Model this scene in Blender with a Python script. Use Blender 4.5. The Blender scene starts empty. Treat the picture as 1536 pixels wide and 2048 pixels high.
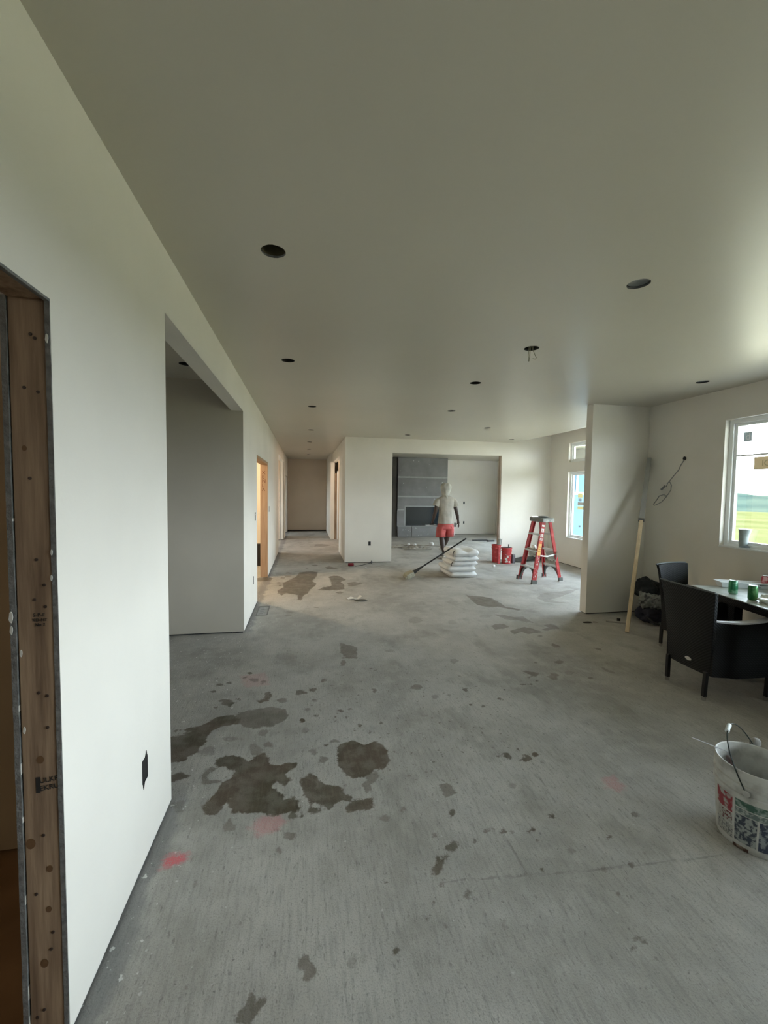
import bpy, bmesh, math, random
import numpy as np
from mathutils import Vector, Matrix, noise
from mathutils.geometry import delaunay_2d_cdt
random.seed(7)
scene = bpy.context.scene
C = scene.collection
PI = math.pi

# ------------------------------------------------------------------ camera
cam_d = bpy.data.cameras.new('camera'); cam = bpy.data.objects.new('camera', cam_d); C.objects.link(cam)
YAW, PITCH, ROLL, FPX = 0.18668, 0.05190, 0.01295, 832.92
fw = Vector((math.sin(YAW)*math.cos(PITCH), math.cos(YAW)*math.cos(PITCH), -math.sin(PITCH)))
rt = Vector((math.cos(YAW), -math.sin(YAW), 0)); up = rt.cross(fw)
r2 = rt*math.cos(ROLL)+up*math.sin(ROLL); u2 = -rt*math.sin(ROLL)+up*math.cos(ROLL)
cam.matrix_world = Matrix(((r2.x,u2.x,-fw.x,0),(r2.y,u2.y,-fw.y,0),(r2.z,u2.z,-fw.z,1.6),(0,0,0,1)))
cam_d.sensor_fit = 'HORIZONTAL'; cam_d.sensor_width = 36; cam_d.lens = FPX/1536*36
cam_d.clip_start = .05; cam_d.clip_end = 500
scene.camera = cam

# ------------------------------------------------------------------ world: bright overcast sky
SKY = 6.5
w = bpy.data.worlds.new('overcast_sky'); scene.world = w; w.use_nodes = True
nt = w.node_tree; nt.nodes.clear()
o_ = nt.nodes.new('ShaderNodeOutputWorld'); bg = nt.nodes.new('ShaderNodeBackground')
tc = nt.nodes.new('ShaderNodeTexCoord'); sp = nt.nodes.new('ShaderNodeSeparateXYZ'); cr = nt.nodes.new('ShaderNodeValToRGB')
nt.links.new(tc.outputs['Generated'], sp.inputs[0]); nt.links.new(sp.outputs[2], cr.inputs[0])
cr.color_ramp.elements[0].position = 0.0; cr.color_ramp.elements[0].color = (.90,.945,1.0,1)
cr.color_ramp.elements[1].position = .8; cr.color_ramp.elements[1].color = (.66,.81,1.0,1)
nt.links.new(cr.outputs[0], bg.inputs[0]); bg.inputs[1].default_value = SKY
nt.links.new(bg.outputs[0], o_.inputs[0])

# ------------------------------------------------------------------ colour management, sampling
vs = scene.view_settings
vs.view_transform = 'Standard'; vs.look = 'None'; vs.gamma = 1; vs.use_curve_mapping = False
vs.exposure = 1.92
cy = scene.cycles
cy.use_denoising = True; cy.max_bounces = 10; cy.diffuse_bounces = 7; cy.glossy_bounces = 3; cy.transmission_bounces = 4
cy.transparent_max_bounces = 12; cy.caustics_reflective = False; cy.caustics_refractive = False
cy.sample_clamp_indirect = 6.0

def lamp(name, kind, loc, energy, color, size=.1, rot=None):
    d = bpy.data.lights.new(name, kind); d.energy = energy; d.color = color
    if kind == 'AREA': d.size = size
    else: d.shadow_soft_size = size
    o = bpy.data.objects.new(name, d); o.location = loc
    if rot: o.rotation_euler = rot
    C.objects.link(o); return o
def portal(x, y0, y1, z0, z1):
    d = bpy.data.lights.new('window_portal', 'AREA'); d.shape = 'RECTANGLE'; d.size = z1-z0; d.size_y = y1-y0
    d.cycles.is_portal = True
    o = bpy.data.objects.new('window_portal', d); o.location = (x, (y0+y1)/2, (z0+z1)/2)
    o.rotation_euler = (0, PI/2, 0) if x > 0 else (0, -PI/2, 0); C.objects.link(o)
# openings to the outside (name, x plane, y0, y1, z0, z1)
WIN_R = [(2.90,3.81,1.03,2.41), (1.90,2.81,1.03,2.41), (.90,1.81,1.03,2.41), (-.10,.81,1.03,2.41), (-2.5,-.6,.80,2.41)]
FAR_Y = [(7.45,8.35), (6.30,7.20), (5.15,6.05)]
FAR_LO = (.60, 2.06); FAR_DOOR = .02; FAR_HI = (2.27, 2.69)
BACK_R = [(9.6,12.0,.60,2.06)]
for y0,y1,z0,z1 in WIN_R: portal(4.66, y0, y1, z0, z1)
for y0,y1 in FAR_Y:
    portal(5.90, y0, y1, FAR_LO[0] if y0 > 6 else FAR_DOOR, FAR_LO[1]); portal(5.90, y0, y1, *FAR_HI)
for y0,y1,z0,z1 in BACK_R: portal(7.28, y0, y1, z0, z1)
portal(-4.2, 11.2, 12.8, .9, 2.2); portal(-4.2, 14.4, 15.8, .9, 2.2)
WARM = (1.0,.78,.52)
lamp('room_bulb', 'POINT', (-1.9,7.4,2.3), 32, WARM, .06)
lamp('entry_fill', 'POINT', (-2.6,-1.5,2.2), 5, (1,.88,.66), .06)  # added fill light, no lamp known here; lifts the dark side room
lamp('hall_fill', 'POINT', (1.6,12.0,2.4), 9, (1,.84,.68), .06)  # added fill light that brightens the space right of the hall
lamp('side_room_fill', 'POINT', (-2.4,12.0,2.4), 11, (1,.84,.68), .06)  # added warm fill for the room left of the hall

# ------------------------------------------------------------------ materials
def M(name, col, rough=.6, metal=0., var=0., vscale=4., bump=0., bscale=30., spec=.5, col2=None, stretch=None, detail=5, thr=None, vsharp=None, sheen=0, trans=0):
    m = bpy.data.materials.new(name); m.use_nodes = True; t = m.node_tree; b = t.nodes['Principled BSDF']
    b.inputs['Roughness'].default_value = rough; b.inputs['Metallic'].default_value = metal
    b.inputs['Specular IOR Level'].default_value = spec
    b.inputs['Base Color'].default_value = (*col,1)
    if var or col2 or bump:
        c = t.nodes.new('ShaderNodeTexCoord'); mp = t.nodes.new('ShaderNodeMapping')
        t.links.new(c.outputs['Object'], mp.inputs[0])
        if stretch: mp.inputs['Scale'].default_value = stretch
    if var or col2:
        n = t.nodes.new('ShaderNodeTexNoise'); n.inputs['Scale'].default_value = vscale; n.inputs['Detail'].default_value = detail
        t.links.new(mp.outputs[0], n.inputs['Vector'])
        r = t.nodes.new('ShaderNodeValToRGB')
        lo, hi = vsharp if vsharp else (.3,.7)
        r.color_ramp.elements[0].position = lo; r.color_ramp.elements[1].position = hi
        r.color_ramp.elements[0].color = (*[max(0,x*(1-var)) for x in col],1)
        r.color_ramp.elements[1].color = (*(col2 if col2 else [min(1,x*(1+var)) for x in col]),1)
        t.links.new(n.outputs[0], r.inputs[0]); t.links.new(r.outputs[0], b.inputs['Base Color'])
    if bump:
        n = t.nodes.new('ShaderNodeTexNoise'); n.inputs['Scale'].default_value = bscale; n.inputs['Detail'].default_value = 4
        t.links.new(mp.outputs[0], n.inputs['Vector'])
        bu = t.nodes.new('ShaderNodeBump'); bu.inputs['Strength'].default_value = bump; bu.inputs['Distance'].default_value = .01
        t.links.new(n.outputs[0], bu.inputs['Height']); t.links.new(bu.outputs[0], b.inputs['Normal'])
    return m
def emis(name, col, s):
    m = bpy.data.materials.new(name); m.use_nodes = True; b = m.node_tree.nodes['Principled BSDF']
    b.inputs['Base Color'].default_value = (*col,1); b.inputs['Emission Color'].default_value = (*col,1); b.inputs['Emission Strength'].default_value = s
    return m
def glass_mat():
    m = bpy.data.materials.new('window_glass'); m.use_nodes = True; t = m.node_tree; t.nodes.clear()
    o = t.nodes.new('ShaderNodeOutputMaterial'); mx = t.nodes.new('ShaderNodeMixShader'); tr = t.nodes.new('ShaderNodeBsdfTransparent')
    g = t.nodes.new('ShaderNodeBsdfGlossy'); g.inputs['Roughness'].default_value = .02
    tr.inputs[0].default_value = (.95,.98,.97,1); mx.inputs[0].default_value = .07
    t.links.new(tr.outputs[0], mx.inputs[1]); t.links.new(g.outputs[0], mx.inputs[2]); t.links.new(mx.outputs[0], o.inputs[0])
    return m
def paper_mat(name, c):
    m = bpy.data.materials.new(name); m.use_nodes = True; t = m.node_tree; b = t.nodes['Principled BSDF']; b.inputs['Base Color'].default_value = (*c,1)
    tr = t.nodes.new('ShaderNodeBsdfTranslucent'); tr.inputs[0].default_value = (*c,1); mx = t.nodes.new('ShaderNodeMixShader'); mx.inputs[0].default_value = .22
    t.links.new(b.outputs[0], mx.inputs[1]); t.links.new(tr.outputs[0], mx.inputs[2]); t.links.new(mx.outputs[0], t.nodes['Material Output'].inputs[0])
    return m
def wicker_mat():
    m = bpy.data.materials.new('black_wicker'); m.use_nodes = True; t = m.node_tree; b = t.nodes['Principled BSDF']
    b.inputs['Base Color'].default_value = (.003,.004,.0045,1); b.inputs['Roughness'].default_value = .55; b.inputs['Specular IOR Level'].default_value = .3
    c = t.nodes.new('ShaderNodeTexCoord'); ck = t.nodes.new('ShaderNodeTexWave'); ck.inputs['Scale'].default_value = 40; ck.bands_direction = 'Z'
    ck.inputs['Distortion'].default_value = .6
    t.links.new(c.outputs['Object'], ck.inputs['Vector'])
    ck2 = t.nodes.new('ShaderNodeTexWave'); ck2.inputs['Scale'].default_value = 30; ck2.bands_direction = 'DIAGONAL'
    t.links.new(c.outputs['Object'], ck2.inputs['Vector'])
    a = t.nodes.new('ShaderNodeMath'); a.operation = 'MULTIPLY'; t.links.new(ck.outputs['Fac'], a.inputs[0]); t.links.new(ck2.outputs['Fac'], a.inputs[1])
    bu = t.nodes.new('ShaderNodeBump'); bu.inputs['Strength'].default_value = .6; bu.inputs['Distance'].default_value = .004
    t.links.new(a.outputs[0], bu.inputs['Height']); t.links.new(bu.outputs[0], b.inputs['Normal'])
    return m
def wood_mat(name, c1, c2, sc=(18,18,1.2), rough=.65):
    m = M(name, c1, rough, col2=c2, var=.0, vscale=2.2, stretch=sc, bump=.15, bscale=6, detail=6)
    return m
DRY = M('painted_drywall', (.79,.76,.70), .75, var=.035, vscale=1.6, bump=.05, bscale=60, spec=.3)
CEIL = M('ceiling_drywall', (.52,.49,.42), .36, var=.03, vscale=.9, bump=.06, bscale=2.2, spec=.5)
ALCOVE_DIM = M('dimmed_alcove_drywall', (.56,.52,.45), .8, var=.06, vscale=1.3, spec=.2)  # darker drywall copy: the alcove's dimness is put into its colour
HALLW = M('dimmed_hall_drywall', (.66,.56,.46), .8, var=.04, vscale=1.3, spec=.2)  # drywall copy with the hall's dim warm light in its colour
GYPS = M('gypsum_board_edge', (.17,.17,.165), .95, var=.3, vscale=40, bump=.5, bscale=80)
SHIM = M('dark_gap', (.03,.03,.03), .9)  # near-black: shade in gaps and hollows put into the colour
STUD = wood_mat('spruce_stud', (.17,.11,.07), (.40,.285,.19))
STUDL = wood_mat('pale_pine', (.60,.46,.28), (.74,.60,.40))
ORW = wood_mat('orange_fir_jamb', (.42,.26,.15), (.56,.37,.23))
OSB = wood_mat('subfloor_board', (.24,.14,.07), (.36,.22,.12), (2,2,2))
VINYL = M('white_vinyl', (.86,.88,.88), .35)
GLASS = glass_mat()
BLK = M('black_plastic', (.012,.012,.013), .45)
HOLE = M('dark_metal_can', (.03,.028,.022), .5, metal=.4)
STEEL = M('galvanised_steel', (.5,.5,.49), .35, metal=.9)
ALU = M('brushed_aluminium', (.62,.62,.60), .38, metal=.75, var=.1, vscale=20)
WICK = wicker_mat()

# ------------------------------------------------------------------ mesh builder
class MB:
    def __init__(s): s.v = []; s.f = []; s.m = []; s.cur = 0
    def add(s, vs_, fs):
        b = len(s.v); s.v += [tuple(v) for v in vs_]; s.f += [tuple(b+i for i in f) for f in fs]; s.m += [s.cur]*len(fs); return s
    def box(s, x0,x1,y0,y1,z0,z1):
        return s.add([(x0,y0,z0),(x1,y0,z0),(x1,y1,z0),(x0,y1,z0),(x0,y0,z1),(x1,y0,z1),(x1,y1,z1),(x0,y1,z1)],
            [(0,3,2,1),(4,5,6,7),(0,1,5,4),(1,2,6,5),(2,3,7,6),(3,0,4,7)])
    def bar(s, a, b, w_, h, upv=(0,0,1), w2=None, h2=None):
        a = Vector(a); b = Vector(b); d = (b-a).normalized(); u = d.cross(Vector(upv)).normalized(); v = u.cross(d)
        w2 = w_ if w2 is None else w2; h2 = h if h2 is None else h2
        p = [a-u*w_/2-v*h/2, a+u*w_/2-v*h/2, a+u*w_/2+v*h/2, a-u*w_/2+v*h/2, b-u*w2/2-v*h2/2, b+u*w2/2-v*h2/2, b+u*w2/2+v*h2/2, b-u*w2/2+v*h2/2]
        return s.add(p, [(0,1,2,3),(4,7,6,5),(0,4,5,1),(1,5,6,2),(2,6,7,3),(3,7,4,0)])
    def loft(s, rings, cap=True, closed=True):
        n = len(rings[0]); vs_ = [p for r in rings for p in r]; fs = []
        for i in range(len(rings)-1):
            for j in range(n if closed else n-1):
                k = (j+1) % n; fs.append((i*n+j, i*n+k, (i+1)*n+k, (i+1)*n+j))
        if cap and closed: fs.append(tuple(range(n-1,-1,-1))); fs.append(tuple((len(rings)-1)*n+j for j in range(n)))
        return s.add(vs_, fs)
    def tube(s, pts, r, n=8, cap=True):
        pts = [Vector(p) for p in pts]; rs = r if isinstance(r,(list,tuple)) else [r]*len(pts); rings = []
        d0 = (pts[1]-pts[0]).normalized(); u = d0.orthogonal().normalized()
        for i,p in enumerate(pts):
            d = (pts[min(i+1,len(pts)-1)]-pts[max(i-1,0)]).normalized(); u = (u-d*u.dot(d)).normalized(); v = d.cross(u)
            rings.append([p+(u*math.cos(2*PI*k/n)+v*math.sin(2*PI*k/n))*rs[i] for k in range(n)])
        return s.loft(rings, cap)
    def lathe(s, prof, c=(0,0,0), n=24, cap=False):
        rings = [[(c[0]+r*math.cos(2*PI*k/n), c[1]+r*math.sin(2*PI*k/n), c[2]+z) for k in range(n)] for r,z in prof]
        return s.loft(rings, cap)
    def prism(s, poly, off):
        n = len(poly); off = Vector(off); vs_ = [Vector(p) for p in poly]+[Vector(p)+off for p in poly]
        return s.add(vs_, [tuple(range(n-1,-1,-1)), tuple(range(n,2*n))]+[(i,(i+1)%n,n+(i+1)%n,n+i) for i in range(n)])
    def build(s, name, mat, parent=None, smooth=False, bevel=0, loc=None, sub=0, kind=None):
        me = bpy.data.meshes.new(name); me.from_pydata([tuple(v) for v in s.v], [], s.f)
        for mm in (mat if isinstance(mat,(list,tuple)) else [mat]): me.materials.append(mm)
        me.polygons.foreach_set('material_index', s.m)
        bm = bmesh.new(); bm.from_mesh(me); bmesh.ops.recalc_face_normals(bm, faces=bm.faces); bm.to_mesh(me); bm.free()
        if smooth:
            me.polygons.foreach_set('use_smooth', [True]*len(me.polygons))
            try: me.set_sharp_from_angle(angle=math.radians(50))
            except Exception: pass
        me.update()
        o = bpy.data.objects.new(name, me); C.objects.link(o)
        if bevel:
            b = o.modifiers.new('bevel','BEVEL'); b.width = bevel; b.segments = 2; b.limit_method = 'ANGLE'
        if sub:
            b = o.modifiers.new('sub','SUBSURF'); b.levels = sub; b.render_levels = sub
        if loc is not None: o.location = loc
        if parent is not None:
            o.parent = parent
            L = Vector(parent.location) if parent.parent is None and not parent.get('local') else Vector((0,0,0))
            o.matrix_parent_inverse = Matrix.Translation(-L)
        if kind: o['kind'] = kind
        return o
def tag(o, label=None, cat=None, group=None, kind=None):
    if label: o['label'] = label
    if cat: o['category'] = cat
    if group: o['group'] = group
    if kind: o['kind'] = kind
    return o
def thing(name, loc, label=None, cat=None, group=None, kind=None, local=False, rz=0):
    o = bpy.data.objects.new(name, None); C.objects.link(o); o.location = loc; o.rotation_euler = (0,0,rz); o.empty_display_size = .1
    if local: o['local'] = 1
    return tag(o, label, cat, group, kind)
def copy_tree(o, parent=None):
    c = o.copy(); C.objects.link(c)
    if parent is not None:
        mpi = o.matrix_parent_inverse.copy(); c.parent = parent; c.matrix_parent_inverse = mpi
    for ch in list(o.children): copy_tree(ch, c)
    return c
def B(*a): return MB().box(*a)
def struct(o): o['kind'] = 'structure'; return o
def text(body, size, mat, parent, o, xdir, ydir, name='lettering'):
    cu = bpy.data.curves.new(name,'FONT'); cu.body = body; cu.size = size; cu.extrude = .0004; cu.materials.append(mat)
    t = bpy.data.objects.new(name, cu); dg = None
    me = bpy.data.meshes.new_from_object(t); bpy.data.objects.remove(t)
    if not me.materials: me.materials.append(mat)
    x = Vector(xdir).normalized(); y = Vector(ydir).normalized(); z = x.cross(y)
    me.transform(Matrix(((x.x,y.x,z.x,o[0]),(x.y,y.y,z.y,o[1]),(x.z,y.z,z.z,o[2]),(0,0,0,1))))
    ob = bpy.data.objects.new(name, me); C.objects.link(ob)
    if parent is not None:
        ob.parent = parent; L = Vector(parent.location) if parent.parent is None and not parent.get('local') else Vector((0,0,0))
        ob.matrix_parent_inverse = Matrix.Translation(-L)
    return ob

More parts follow.
